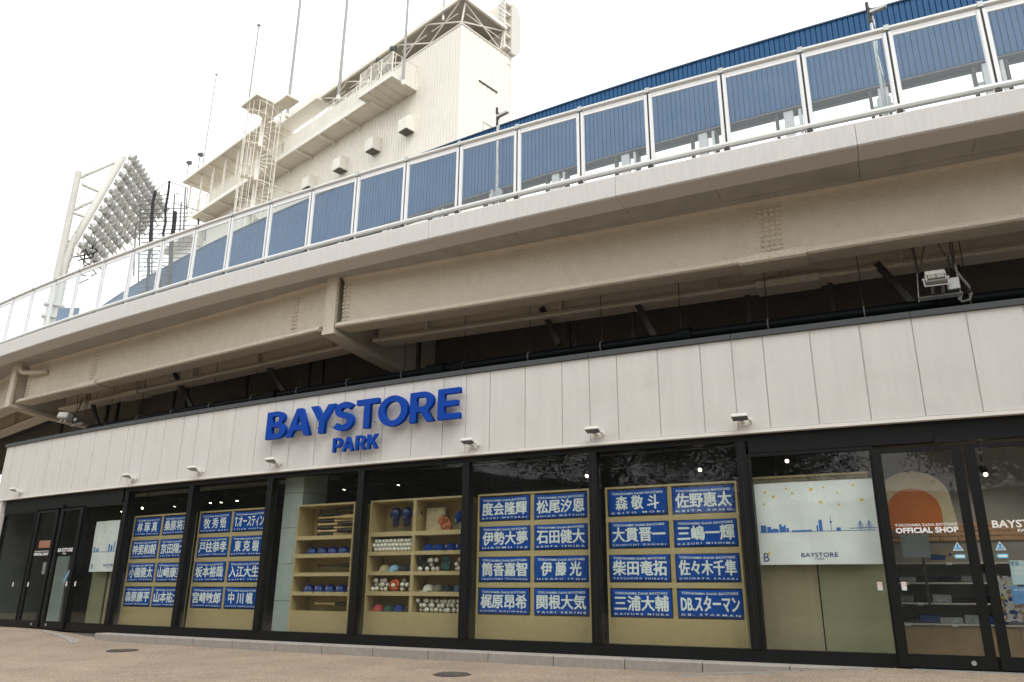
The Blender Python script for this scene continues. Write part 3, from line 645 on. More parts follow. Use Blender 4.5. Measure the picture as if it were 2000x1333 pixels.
for c, x, z, lab, em in (('sand', .28, 1.096, 'tan cap left of the pale blue cap in the third row', None), ('skyblue', .48, 1.096, 'pale blue cap beside the tan cap in the third row', None), ('black', .66, 1.096, 'black cap with white emblem right of the pale blue cap', 'B'), ('black', .83, 1.096, 'black cap with white emblem against the third row divider', 'B'),
                      ('cream', 1.16, .792, 'cream cap at the left of the fourth row right shelf', None), ('olive', 1.34, .792, 'dark olive cap beside the cream cap', None), ('black', 1.52, .792, 'black cap between the olive and slate caps', None), ('slate', 1.73, .792, 'slate blue cap at the right end of the fourth row', None),
                      ('pinkred', .20, .484, 'faded red cap at the bottom left of the baseball rack', None), ('green', .41, .484, 'dark green cap beside the faded red cap', None), ('navy', .61, .484, 'navy cap with white emblem right of the dark green cap', 'B'), ('black', .80, .484, 'black cap against the bottom row divider', 'B')):
    cap(T3, (x, .13, z), c, cm(c), lab, emblem=em, rot=-55)
tt = cap(T3, (1.74, .12, 1.90), 'blue', m_capb, 'blue cap leaning upright beside the brown glove in the top right compartment', emblem='B', rot=-35); tt.matrix_basis = tt.matrix_basis @ Matrix.Rotation(math.radians(48), 4, 'X')
# helmets hung in the top left compartment
def helmet_mesh():
    b = MB(); n = 20; vs = []; fs = []; R_ = 10
    for j in range(R_ + 1):
        ph = math.pi / 2 * j / R_ ; rr = math.cos(ph)
        for k in range(n):
            t = 2 * math.pi * k / n; x = .098 * rr * math.cos(t); z = .12 * rr * math.sin(t); y = -.10 * math.sin(ph)
            if z < -.03: z *= 1.12; x *= 1 - .25 * (-.03 - z) / .1
            vs.append((x, y, z + .03))
    for j in range(R_):
        for k in range(n): fs.append((j * n + k, j * n + (k + 1) % n, (j + 1) * n + (k + 1) % n, (j + 1) * n + k))
    b.add(vs, fs)
    br = []                                          # peak hanging below
    for e in (0, 1):
        for k in range(9): t = math.pi + math.pi * k / 8; br.append((.068 * math.cos(t) * (1 - .08 * e), -.012 - .05 * (1 - abs(math.cos(t))) + .015 * e, -.055 - (.085 + .05 * abs(math.sin(t))) * e))
    V = [Vector(p) for p in br] + [Vector(p) + Vector((0, .005, 0)) for p in br]; F = []
    for k in range(8): F += [(k, k + 1, 10 + k, 9 + k), (18 + k, 27 + k, 28 + k, 19 + k), (9 + k, 10 + k, 28 + k, 27 + k)]
    b.add(V, F); me = b.mesh('helmet_shell', m_helm); me.shade_smooth(); return me
HM = helmet_mesh()
hlm = mat('helmet_emblem_grey', (.30, .32, .36), .4)
for i, x in enumerate((.42, .64, .845)):
    M_ = T3 @ Matrix.Translation((x, .17, 1.985))
    t = thing('batting_helmet', M_, 'glossy navy batting helmet, %s of the three hung in the top left compartment' % ('leftmost', 'middle', 'rightmost')[i], 'helmet', 'navy helmets in the display rack')
    inst('helmet_shell', HM, t, Matrix()); mb = MB(); v2, f2 = text2d('B', .035, .045, .01); mb.add([(a - .018, -.088 - .0, -.045 + b_) for a, b_ in v2], f2); part('emblem', mb, hlm, t, world=False)
    mb = MB(); mb.tube((0, 0, .03), (0, .14, .03), .006, 6); part('hanging_peg', mb, m_steel, t, world=False)
# base
t = thing('base_bag', T3 @ Matrix.Translation((.99, .19, 1.717)) @ Matrix.Rotation(math.radians(-4), 4, 'X'), 'worn tan square base standing in the top right compartment', 'base')
mb = MB(); mb.bbox(0, .37, 0, .06, 0, .385, .014); part('base_body', mb, mat('worn_canvas', (.46, .38, .24), .9, var=.28, scale=9, bump=.4, bscale=50), t, world=False)
mb = MB(); 
for k in range(2): mb.box(.02 + k * .31, .04 + k * .31, -.002, .001, .02, .365)
part('base_piping', mb, mat('worn_piping', (.38, .31, .2), .9), t, world=False)
# gloves
def glove(M_, m, label, s=1.0, dark=(.12, .03, .01)):
    t = thing('baseball_glove', M_ @ Matrix.Scale(s, 4), label, 'glove')
    mb = MB(); bm = bmesh.new(); bmesh.ops.create_uvsphere(bm, u_segments=16, v_segments=10, radius=1)
    for v in bm.verts:
        c = v.co; v.co = Vector((c.x * .10, c.y * .05 + (.03 * (1 - (c.x ** 2 + c.z ** 2)) if c.y < 0 else 0), c.z * .11))
    bm.verts.index_update(); mb.add([v.co.copy() for v in bm.verts], [tuple(v.index for v in f.verts) for f in bm.faces]); bm.free(); part('palm', mb, m, t, world=False, smooth=True)
    for k, (a, L_) in enumerate(((-28, .065), (-13, .08), (2, .085), (16, .075), (55, .06))):
        mb = MB(); a_ = math.radians(a); p0 = Vector((math.sin(a_) * .055, 0, math.cos(a_) * .05)); p1 = Vector((math.sin(a_) * (.055 + L_ * .6), -.02, math.cos(a_) * (.05 + L_ * .6))); p2 = Vector((math.sin(a_) * (.05 + L_), -.055, math.cos(a_) * (.05 + L_)))
        mb.path([p0, p0.lerp(p1, .5), p1, p2], .028, 8); part('finger', mb, m, t, world=False, smooth=True)
    mb = MB(); d_ = mat('glove_lace_' + label[:6], dark, .8)
    for k in range(5): mb.tube((.045, -.05, .06 + k * .02), (.10, -.045, .05 + k * .012), .006, 5)
    mb.tube((-.05, -.045, -.05), (.05, -.045, -.06), .008, 6); part('webbing', mb, d_, t, world=False); return t
m_gb = mat('glove_brown', (.42, .12, .04), .55, var=.15, scale=20); m_go = mat('glove_orange', (.60, .12, .03), .55, var=.12, scale=20); m_gg = mat('glove_green', (.02, .075, .075), .6, var=.2, scale=20)
glove(T3 @ Matrix.Translation((1.46, .09, 1.80)) @ Matrix.Rotation(math.radians(-35), 4, 'Y'), m_gb, 'orange-brown leather glove propped against the tan base', 1.0)
glove(T3 @ Matrix.Translation((.50, .10, .885)) @ Matrix.Rotation(math.radians(70), 4, 'Y'), m_go, 'bright orange glove among the baseballs in the fourth row', .9, dark=(.35, .06, .02))
glove(T3 @ Matrix.Translation((1.475, .12, 1.19)) @ Matrix.Rotation(math.radians(20), 4, 'Y'), m_gg, 'dark green glove between two piles of baseballs', .95, dark=(.01, .03, .03))
glove(T3 @ Matrix.Translation((1.02, .14, 1.20)) @ Matrix.Rotation(math.radians(-50), 4, 'Y'), mat('glove_black', (.02, .022, .024), .6, var=.2), 'black glove at the left end of the third row right shelf', .95, dark=(.12, .12, .12))
# ---------------- bat rack
S2 = -60.62 + .50
rowsW = [(1.695, 2.205), (1.395, 1.63), (1.085, 1.33), (.775, 1.025), (.468, .712)]
cabinet(S2, 1.30, rowsW, [], 'pale wooden rack of bats and blue helmets beside the tiled pier', depth=.42)
T2 = Fr(S2, CAB_OUT, 0)
def bat(x, y, z, L_, flip, kind, label):
    prof = [(.001, 0), (.022, .002), (.025, .012), (.014, .03), (.0125, .12), (.0135, .30), (.019, .45), (.028, .56), (.032, .66), (.033, .80), (.028, .833), (.001, .84)]
    t = thing('baseball_bat', T2 @ Matrix.Translation((x, y, z)) @ Matrix.Rotation(math.radians(-90 if flip else 90), 4, 'Y') @ Matrix.Diagonal((1.15, 1.15, L_ / .84, 1)), label, 'bat', 'baseball bats in the display rack')
    a = MB().lathe(prof[:7], 12); b = MB().lathe(prof[6:], 12)
    mh = mat('bat_ash', (.62, .44, .22), .35, var=.1, scale=8); mk = mat('bat_black', (.022, .016, .012), .25, var=.3, scale=6)
    part('handle', a, mh if kind else mk, t, world=False, smooth=True); part('barrel', b, mk if kind != 2 else mh, t, world=False, smooth=True)
rl = [(2.135, 0, 0), (2.07, 1, 0), (2.015, 0, 2), (1.955, 1, 1), (1.90, 0, 1), (1.84, 1, 1), (1.785, 0, 1), (1.733, 1, 1)]
for i, (z, fl, k) in enumerate(rl): bat(1.14 if fl else .36, .17 + (i % 2) * .03, z, .82, fl, k, 'wooden bat number %s from the top of the stack on the upper shelf' % ('one', 'two', 'three', 'four', 'five', 'six', 'seven', 'eight')[i])
bat(.42, .18, 1.205, .84, False, 0, 'dark bat lying alone on the middle shelf of the bat rack'); bat(.42, .18, .585, .84, False, 1, 'two-tone bat lying alone on the lowest shelf of the bat rack')
for r_, z in ((0, 1.397), (1, .777)):
    for i in range(5):
        M_ = T2 @ Matrix.Translation((.30 + i * .235, .16, z)) @ Matrix.Rotation(math.radians(-35 if r_ == 0 else -15), 4, 'Z')
        t = thing('blue_helmet', M_, 'blue helmet, %s on the %s helmet shelf of the bat rack' % (('leftmost', 'second', 'third', 'fourth', 'rightmost')[i], ('upper', 'lower')[r_]), 'helmet', 'blue helmets in the bat rack')
        if 'hb' not in CAPS: CAPS['hb'] = cap_mesh('helmet_shell', mat('helmet_blue', (.006, .032, .18), .3, var=.05))
        inst('helmet_shell', CAPS['hb'], t, Matrix.Scale(1.12, 4))
        mb = MB(); v2, f2 = text2d('B' if r_ == 0 else 'Y', .04, .05, .02); mb.add([(a - .02, -.112 + (b_) * .35 + (a - .02) ** 2 * 6, .03 + b_) for a, b_ in v2], f2); part('emblem', mb, m_decal if r_ else hlm, t, world=False)
# ================================================================== POSTERS, DECALS
def star(mb, T, x, z, r_, y, a0=0):
    pts = []
    for k in range(10): a = math.radians(90 + a0 + 36 * k); q = r_ if k % 2 == 0 else r_ * .45; pts.append(T @ Vector((x + q * math.cos(a), y, z + q * math.sin(a))))
    mb.add(pts, [tuple(range(10))])
def poster(s0, w, z0, h, out, label, stars, left=False):
    T = Fr(s0, out, z0); t = thing('window_poster', T, label, 'poster')
    def wv(px, pz): return .012 * math.sin(px * 5.2 + .6) * (1 - .4 * pz) + .006 * math.sin(px * 11 + pz * 6)
    mb = MB(); nx, nz = 24, 14; vs = []; fs = []
    for L_ in (0, 1):
        for j in range(nz + 1):
            for i in range(nx + 1): a, b = i / nx * w, j / nz * h; vs.append((a, wv(a, b) + L_ * .002, b))
    o = (nx + 1) * (nz + 1)
    for j in range(nz):
        for i in range(nx): q = j * (nx + 1) + i; fs.append((q, q + 1, q + nx + 2, q + nx + 1)); fs.append((o + q, o + q + nx + 1, o + q + nx + 2, o + q + 1))
    mb.add(vs, fs); part('vinyl_sheet', mb, m_poster, t, world=False, smooth=True)
    mb = MB()
    for x, z, r_ in stars:
        pts = []
        for k in range(10): a = math.radians(90 + 36 * k + x * 40); q = r_ if k % 2 == 0 else r_ * .45; px, pz = x + q * math.cos(a), z + q * math.sin(a); pts.append((px, wv(px, pz) - .003, pz))
        mb.add(pts, [tuple(range(10))])
    part('printed_star', mb, m_yel, t, world=False)
    def rects(L_, m, nm):
        mb = MB()
        for x0, x1, a, b in L_:
            n_ = max(1, int((x1 - x0) / .05))
            for i in range(n_):
                u0 = x0 + (x1 - x0) * i / n_; u1 = x0 + (x1 - x0) * (i + 1) / n_
                mb.add([(u0, wv(u0, a) - .003, a), (u1, wv(u1, a) - .003, a), (u1, wv(u1, b) - .003, b), (u0, wv(u0, b) - .003, b)], [(0, 1, 2, 3)])
        part(nm, mb, m, t, world=False)
    return t, wv, rects
def ptext(t, wv, body, x, z, w, h, m, bold=.01, nm='lettering'):
    mb = MB(); v2, f2 = text2d(body, w, h, bold); mb.add([(x + a, wv(x + a, z + b) - .0035, z + b) for a, b in v2], f2); part(nm, mb, m, t, world=False)
st = [(.13, .91, .026), (.23, .85, .03), (.40, .945, .02), (.47, .885, .02), (.70, .92, .032), (.85, .94, .018), (1.01, .865, .018), (1.20, .955, .024), (.11, .76, .018), (.80, .76, .03), (1.01, .72, .018), (1.28, .77, .03)]
t, wv, rects = poster(-52.19, 1.425, 1.141, 1.025, -.12, 'white poster with yellow stars and blue harbour skyline in the right-hand window', st)
rects([(.02, 1.40, .398, .404), (.04, .11, .40, .49), (.12, .17, .40, .47), (.27, .30, .40, .50), (.30, .33, .40, .47), (.33, .35, .40, .49), (.355, .385, .40, .45), (.89, .895, .40, .59), (.88, .905, .50, .52), (.72, .74, .40, .47), (.75, .79, .40, .54), (1.10, 1.42, .425, .432), (1.225, 1.232, .40, .52), (1.325, 1.332, .40, .52), (.17, .26, .40, .43), (.95, 1.0, .40, .44), (.42, .66, .40, .42)], m_pblue, 'printed_skyline')
mb = MB()
for cx_ in (1.2285, 1.3285):
    for k in range(-4, 5):
        if k: xx = cx_ + k * .012; a = (cx_, .518); mb.add([(a[0], wv(*a) - .0034, a[1]), (a[0] + .002, wv(*a) - .0034, a[1]), (xx + .002, wv(xx, .43) - .0034, .43), (xx, wv(xx, .43) - .0034, .43)], [(0, 1, 2, 3)])
for k in range(12):
    a = .17 + k * .0075; mb.add([(a, wv(a, .43) - .0034, .43), (a + .0075, wv(a, .43) - .0034, .43), (a + .0075, wv(a, .43) - .0034, .435 + .012 * math.sin((k + 1) / 12 * 3.14)), (a, wv(a, .43) - .0034, .435 + .012 * math.sin(k / 12 * 3.14))], [(0, 1, 2, 3)])
part('printed_bridge', mb, m_pblue, t, world=False)
ptext(t, wv, 'BAYSTORE', .505, .088, .43, .054, m_pdk, .012); ptext(t, wv, 'PARK', .665, .056, .105, .02, m_pdk, .006)
ptext(t, wv, 'B', .045, .04, .07, .105, m_pdk, .0, 'printed_logo'); mb = MB(); star(mb, Matrix(), .115, .14, .028, -.006); part('printed_logo_star', mb, m_yel, t, world=False)
st = [(.10, .95, .02), (.30, .93, .024), (.52, .95, .024), (.12, .82, .024), (.34, .82, .03), (.70, .90, .02), (.10, .70, .02), (.62, .80, .018), (.28, .70, .02)]
t, wv, rects = poster(-66.04, .90, 1.14, 1.03, -.15, 'white poster with yellow stars in the window right of the left-hand doors', st)
rects([(.02, .88, .395, .403), (.06, .11, .40, .50), (.14, .18, .40, .46), (.20, .24, .40, .48), (.60, .66, .40, .55), (.70, .76, .40, .52), (.80, .83, .40, .60)], m_pblue, 'printed_skyline')
ptext(t, wv, 'BAYSTORE', .52, .10, .36, .05, m_pdk, .012); ptext(t, wv, 'PARK', .66, .07, .08, .018, m_pdk, .006); ptext(t, wv, 'B', .05, .06, .06, .10, m_pdk, .0, 'printed_logo')
# decals on the doors
def decal(s0, z0, out, items, label, cat='window lettering', m=m_decal, name='window_decal'):
    T = Fr(s0, out, z0); t = thing(name, T, label, cat)
    for body, x, z, w, h, bold in items:
        mb = MB(); add_text(mb, body, x, 0, z, w, h, bold); part('lettering', mb, m, t, world=False)
    return t
decal(-50.58, 1.48, .0545, [('YOKOHAMA DeNA BAYSTARS', .0, .078, .655, .034, .006), ('OFFICIAL SHOP', .0, .0, .66, .066, .04)], 'white YOKOHAMA DeNA BAYSTARS OFFICIAL SHOP lettering on the right-hand door')
decal(-49.577, 1.47, .0545, [('BAYSTORE', .0, .05, .62, .085, .022), ('PARK', .24, .0, .15, .034, .012)], 'white BAYSTORE PARK lettering on the door at the right edge')
decal(-67.97, 1.49, .0545, [('YOKOHAMA DeNA BAYSTARS', .0, .075, .60, .03, .006), ('OFFICIAL SHOP', .0, .0, .61, .06, .04)], 'white OFFICIAL SHOP lettering on the left-hand door')
decal(-66.99, 1.50, .0545, [('BAYSTORE', .0, .05, .58, .08, .022), ('PARK', .21, .0, .14, .032, .012)], 'white BAYSTORE PARK lettering on the second left-hand door')
def warn(s0, label):
    t = thing('warning_sticker', Fr(s0, .0545, 1.19), label, 'sticker')
    def pl(nm, P, m, y=0):
        mb = MB(); P3 = [(x, y, z) for x, z in P]; mb.add(P3 + [(x, y + .0008, z) for x, z in P], [tuple(range(len(P))), tuple(range(2 * len(P) - 1, len(P) - 1, -1))]); part(nm, mb, m, t, world=False)
    pl('triangle', [(.0, .085), (.11, .085), (.055, .182)], m_decal); pl('triangle_border', [(.008, .09), (.102, .09), (.055, .172)], m_lblue, -.0006); pl('exclamation_mark', [(.050, .115), (.060, .115), (.064, .155), (.046, .155)], m_pblue, -.0012); pl('exclamation_dot', [(.050, .099), (.060, .099), (.060, .109), (.050, .109)], m_pblue, -.0012)
    pl('red_mark', [(.028, .10), (.042, .10), (.042, .115), (.028, .115)], m_red, -.0014); pl('red_mark', [(.068, .10), (.082, .10), (.082, .115), (.068, .115)], m_red, -.0014)
    pl('arrow_strip', [(.0, .022), (.018, .0), (.115, .0), (.115, .044), (.018, .044)], m_lblue); pl('arrow_panel', [(.025, .012), (.105, .012), (.105, .032), (.025, .032)], m_decal, -.0006)
warn(-50.012, 'warning triangle and blue arrow stickers on the right-hand door'); warn(-49.59, 'warning triangle and blue arrow stickers on the door at the right edge')
def nosmoke(s0, z0, out, label):
    t = thing('no_smoking_sticker', Fr(s0, out, z0), label, 'sticker')
    mb = MB(); mb.box(0, .052, 0, .001, 0, .092); part('white_backing', mb, m_decal, t, world=False)
    mb = MB(); A = arcp(.026, .064, .02, .02, 0, 360, 20); B_ = arcp(.026, .064, .0155, .0155, 0, 360, 20)
    for i in range(20): mb.add([(A[i][0], -.0008, A[i][1]), (A[i + 1][0], -.0008, A[i + 1][1]), (B_[i + 1][0], -.0008, B_[i + 1][1]), (B_[i][0], -.0008, B_[i][1])], [(0, 1, 2, 3)])
    mb.add([(.013, -.0008, .075), (.0155, -.0008, .078), (.039, -.0008, .053), (.0365, -.0008, .050)], [(0, 1, 2, 3)]); part('red_ring', mb, m_red, t, world=False)
    mb = MB(); mb.add([(.008, -.0006, .01), (.044, -.0006, .01), (.044, -.0006, .016), (.008, -.0006, .016), (.008, -.0006, .022), (.044, -.0006, .022), (.044, -.0006, .03), (.008, -.0006, .03)], [(0, 1, 2, 3), (4, 5, 6, 7)]); part('printed_lines', mb, m_joint, t, world=False)
nosmoke(-50.855, .838, .004, 'small no-smoking sticker at the edge of the right-hand fixed window'); nosmoke(-50.598, .838, .0545, 'small no-smoking sticker on the right-hand door')
for s_, z, lab in ((-68.66, .84, 'small no-smoking sticker on the far left window'), (-68.0, .84, 'small no-smoking sticker on the left-hand door'), (-66.45, .85, 'small no-smoking sticker on the second left-hand door'), (-66.12, .85, 'small no-smoking sticker at the left of the window with the left poster')): nosmoke(s_, z, .0545 if z else 0, lab)
def board(s0, z0, out, w, h, m, label, name, lines=(), shear=0, cat='notice'):
    t = thing(name, Fr(s0, out, z0), label, cat)
    mb = MB(); P = [(0, 0), (w, 0), (w + shear, h), (shear, h)]; mb.prism(P, 0, .004); part('notice_sheet', mb, m, t, world=False)
    for body, x, z, ww, hh, bold, mm in lines: mb = MB(); add_text(mb, body, x, -.0015, z, ww, hh, bold); part('lettering', mb, mm, t, world=False)
board(-49.468, .905, -.01, .34, .26, mat('pale_blue_sheet', (.45, .60, .66), .5, var=.05), 'pale blue CLOSED notice hung inside the door at the right edge', 'closed_notice', [("YS", .0, .205, .09, .04, .01, m_pdk), ("WE'RE", .035, .155, .11, .036, .02, m_decal), ('CLOSED', .035, .105, .16, .036, .02, m_decal)])
board(-49.50, .70, -.01, .36, .185, mat('blue_printed_sheet', (.10, .25, .50), .5, var=.15, scale=20), 'blue printed sheet below the pale blue notice', 'blue_sheet', [('BAYSTORE PARK', .03, .14, .26, .02, .01, m_decal)])
board(-50.53, 1.22, -.28, .30, .27, mat('clear_film_sheet', (.14, .155, .16), .25, var=.1), 'translucent grey sheet taped inside the right-hand door', 'film_sheet')
board(-67.94, 1.66, .0, .50, .155, mat('red_cream_sticker', (.50, .22, .14), .5, var=.1), 'red and cream sticker high on the left-hand door', 'door_sticker', [('OPEN', .06, .045, .3, .06, .02, m_decal)] if False else [])
board(-66.70, .93, .0, .10, .245, mat('sky_blue_sheet', (.22, .42, .60), .5), 'slanted light blue strip on the second left-hand door', 'blue_strip', shear=.16)
board(-67.6, 1.10, .0, .28, .25, mat('grey_sheet', (.28, .30, .30), .5), 'grey notice and blue stickers on the left-hand door', 'grey_notice', [])
# ================================================================== SHOP INTERIOR, RIGHT: shelves of goods, brick band, round board
t = thing('goods_shelves', Fr(-50.72, -1.45, 0), 'white edged shelves of folded dark goods behind the right-hand doors', 'shelves')
TW = Fr(-50.72, -1.45, 0)
m_gw = mat('interior_grey_wall', (.36, .355, .345), .9, var=.06); m_wb = mat('counter_wood', (.46, .31, .175), .6, var=.12, scale=4)
part('back_board', MB().box(-.2, 3.4, .42, .46, 0, 3.1), m_gw, t, world=False)
part('counter_base', MB().box(-.2, 1.4, -.02, .40, .02, .44), m_wb, t, world=False); part('counter_base', MB().box(1.405, 3.4, -.02, .40, .02, .44), m_wb, t, world=False)
m_shelf = mat('shelf_white', (.72, .68, .63), .6)
for z in (1.205, .955, .70, .445): part('shelf_board', MB().box(-.2, 3.4, -.05, .41, z - .02, z + .0), m_shelf, t, world=False)
for k, (x, z) in enumerate(((.16, .955), (.30, .70), (.12, .445), (.66, .445), (.98, .445), (1.2, 1.205), (1.5, .70), (.70, 1.205), (2.0, .445), (1.8, .955))):
    part('price_tag', MB().box(x, x + .07, -.056, -.051, z - .035, z + .004), m_decal, t, world=False)
for s0, e0 in ((0, 0), (1, 0)):
    pass
dm = [mat('goods_black', (.02, .02, .022), .2, var=.3, scale=20), mat('goods_navy', (.02, .06, .22), .5, var=.2, scale=20), mat('goods_grey', (.22, .22, .23), .5, var=.2, scale=20), mat('goods_film', (.40, .42, .44), .2, var=.3, scale=30)]
for z, hmin, hmax in ((.955, .05, .12), (.70, .05, .10), (.445, .06, .16)):
    x = -.15; cnt = 0
    while x < 3.2:
        w = rnd.uniform(.17, .27); ci = rnd.choice((0, 0, 0, 1, 2, 3)); h = rnd.uniform(hmin, hmax); mb = MB(); mb.bbox(x, x + w, .02, .34, z + .002, z + h, .012)
        for v in mb.v: v.x += rnd.uniform(-.008, .008); v.z += rnd.uniform(-.006, .006) if v.z > z + .03 else 0
        o = part('folded_goods', mb, dm[ci], None, world=False); o.matrix_basis = TW; tag(o, '%s garment, %s from left, %s shelf behind the right-hand doors' % (('black', 'navy', 'grey', 'film wrapped')[ci], ORD[cnt], {.05: 'upper', .06: 'lowest', .13: 'lowest'}[hmin] if z != .70 else 'middle'), 'folded goods', 'folded goods on the shelves behind the doors'); x += w + .012; cnt += 1
bx = MB().bbox(0, .33, 0, .12, 0, .15, .006); o = part('printed_box', bx, mat('kraft_box', (.40, .33, .22), .7, var=.1), None, world=False); o.matrix_basis = TW @ Matrix.Translation((.50, .05, 1.207)); tag(o, 'tan and blue printed box on the top shelf behind the right-hand door', 'box')
mb = MB(); star(mb, Matrix(), .27, .10, .03, -.002); mb.add([(.02, -.002, .03), (.2, -.002, .03), (.23, -.002, .09), (.05, -.002, .11)], [(0, 1, 2, 3)]); part('printed_pattern', mb, m_pdk, o, world=False)
# brick band
bk = mat('interior_brick', (.58, .36, .23), .85, var=.15, scale=8, bump=.2); wall_b = thing('brick_band', TW @ Matrix.Translation((0, .38, 1.50)), 'band of warm brick facing above the shelves behind the doors', 'brick band')
part('mortar', MB().box(-.2, 3.4, .012, .03, 0, .25), mat('mortar', (.50, .44, .36), .9), wall_b, world=False)
bme = MB().bbox(0, .205, 0, .02, 0, .055, .004).mesh('brick', bk)
for r_ in range(4):
    for i in range(16):
        inst('brick', bme, wall_b, Matrix.Translation((-.19 + i * .222 + (r_ % 2) * .11, -.004 + rnd.uniform(0, .005), .003 + r_ * .063)))
# plain rounded board (stand-in for the pictured figure)
P = arcp(.37, .33, .40, .50, 200, -20, 28); t = thing('rounded_board', Fr(-50.66, -.62, 1.58), 'plain cream round-topped board inside the right-hand door', 'board')
P = [(-.04, 0)] + arcp(.34, .36, .42, .36, 180, 0, 24) + [(.80, 0)]
mb = MB(); mb.prism(P, 0, .03); part('board_face', mb, mat('cream_board', (.85, .70, .47), .6, var=.04, scale=3), t, world=False)
mb = MB(); mb.prism([(.005, .0)] + arcp(.33, .20, .31, .30, 180, 0, 22) + [(.64, .0)], -.006, -.001); part('painted_panel', mb, mat('orange_board', (.78, .21, .04), .6, var=.05, scale=3), t, world=False)
mb = MB(); mb.box(.34, .37, .03, .06, -.9, .3); part('support_post', mb, m_dsteel, t, world=False)
# photo collage poster
def collage():
    m = bpy.data.materials.new('photo_collage'); m.use_nodes = True; N = m.node_tree.nodes; L = m.node_tree.links; b = N['Principled BSDF']; tc = N.new('ShaderNodeTexCoord'); vo = N.new('ShaderNodeTexVoronoi'); vo.inputs['Scale'].default_value = 26; L.new(tc.outputs['Object'], vo.inputs['Vector'])
    sp = N.new('ShaderNodeSeparateColor'); cr = N.new('ShaderNodeValToRGB'); L.new(vo.outputs['Color'], sp.inputs[0]); L.new(sp.outputs[0], cr.inputs[0]); cr.color_ramp.interpolation = 'CONSTANT'
    e = cr.color_ramp.elements; e[0].color = (.5, .5, .48, 1); e[1].position = .3; e[1].color = (.02, .05, .22, 1)
    for p_, c_ in ((.5, (.30, .19, .12, 1)), (.68, (.45, .44, .42, 1)), (.85, (.08, .07, .07, 1)), (.94, (.45, .30, .05, 1))): k = e.new(p_); k.color = c_
    L.new(cr.outputs[0], b.inputs['Base Color']); return m
board(-49.56, .50, -.5, .9, .51, collage(), 'colourful photo collage poster inside the door at the right edge', 'photo_poster', cat='poster')
# olive panel and partition behind the right fixed window
m_oli = mat('olive_film_panel', (.225, .222, .125), .6, var=.06, scale=2); m_tan = mat('tan_panel', (.27, .225, .135), .6, var=.06, scale=5)
t = thing('window_backing_board', Fr(-52.25, -.24, 0), 'tan and olive boards closing the lower part of the right-hand window', 'board')
part('tan_board', MB().box(.0, .72, 0, .02, .06, 2.24), m_tan, t, world=False); part('olive_board', MB().box(.735, 1.52, 0, .02, .06, 1.20), m_oli, t, world=False); part('black_edge', MB().box(.721, .734, -.005, .02, .06, 1.2), m_black, t, world=False)
part('top_batten', MB().box(.0, 1.45, -.02, .019, 2.242, 2.27), m_wood2, t, world=False)
part('pale_board', MB().box(.735, 1.45, 0, .02, 1.202, 2.24), m_tan, t, world=False)
t = thing('window_backing_board', Fr(-66.2, -.30, 0), 'olive board behind the poster window of the left-hand entrance', 'board')
part('olive_board', MB().box(.08, .62, 0, .02, .1, 1.15), m_oli, t, world=False); part('tan_board', MB().box(.68, 1.0, 0, .02, .1, 1.15), m_tan, t, world=False); part('post', MB().box(.62, .68, -.01, .03, .1, 1.3), m_dsteel, t, world=False)
# left entrance interior: pale grey partitions
t = thing('grey_partition', Fr(-69.6, -1.1, 0), 'grey-green partition and counters inside the left-hand entrance', 'partition')
part('partition_panel', MB().box(0, .95, 0, .05, 0, 1.55), m_col, t, world=False); part('partition_panel', MB().box(1.6, 2.3, .8, .85, 0, 1.2), m_darkw, t, world=False); part('counter_top', MB().box(1.5, 3.6, .9, 1.5, .95, 1.0), m_shelf, t, world=False); part('counter_front', MB().box(1.5, 3.6, .95, 1.0, 0, .95), m_darkw, t, world=False)
# track spotlights
def spot(px, py, out, label, face=True, lit=True):
    P = on_cyl(px, py, R0 + out); s_ = math.atan2(P.x - CX, CY - P.y) * R0; T = Fr(s_, out, P.z)
    t = thing('track_spotlight', T, label, 'spotlight', 'track spotlights on the shop ceiling')
    d = Vector((rnd.uniform(-.25, .25), -.75, -.55)).normalized() if face else Vector((rnd.uniform(-.3, .3), -.12, -1)).normalized()
    mb = MB(); mb.tube(-d * .004, -d * .17, .042, 14); part('lamp_housing', mb, m_black, t, world=False, smooth=False)
    mb = MB(); mb.tube(-d * .13, (-d.x * .13, -d.y * .13 + .02, 2.87 - P.z), .008, 6); part('stem', mb, m_black, t, world=False)
    if lit:
        mb = MB(); mb.tube(-d * .003, d * .002, .026, 14); part('lit_lens', mb, m_spot, t, world=False)
        ld = bpy.data.lights.new('spotlight_beam', 'SPOT'); ld.energy = 14; ld.spot_size = 1.9; ld.spot_blend = .8; ld.shadow_soft_size = .03; ld.color = (1, .88, .70)
        lo = bpy.data.objects.new('spotlight_beam', ld); link(lo); lo.parent = t; aim = Vector((0, .62, -.78)); lo.matrix_basis = Matrix.Translation(d * .03) @ aim.to_track_quat('-Z', 'Y').to_matrix().to_4x4()
for i, (px, py, fc) in enumerate(((1146, 930, 1), (1367, 918, 1), (1537, 901, 1), (1925, 927, 1), (278, 993, 1), (341, 990, 0), (411, 983, 0), (432, 982, 0), (463, 979, 0), (700, 962, 0), (672, 957, 0), (778, 948, 0), (238, 1000, 0), (1512, 935, 0))):
    spot(px, py, -1.0 if fc else -1.6, 'black ceiling spotlight %s' % ['over the first towel rack right of the baseballs', 'over the towel rack nearest the right-hand doors', 'above the right-hand poster', 'inside the door at the right edge', 'over the towel rack nearest the left-hand doors', 'second from left above the left towel rack', 'left of three above the second towel rack', 'middle of three above the second towel rack', 'right of three above the second towel rack', 'right of two above the bat rack', 'left of two above the bat rack', 'above the baseball rack', 'left of the left-hand poster', 'just above the right-hand poster edge'][i], bool(fc))
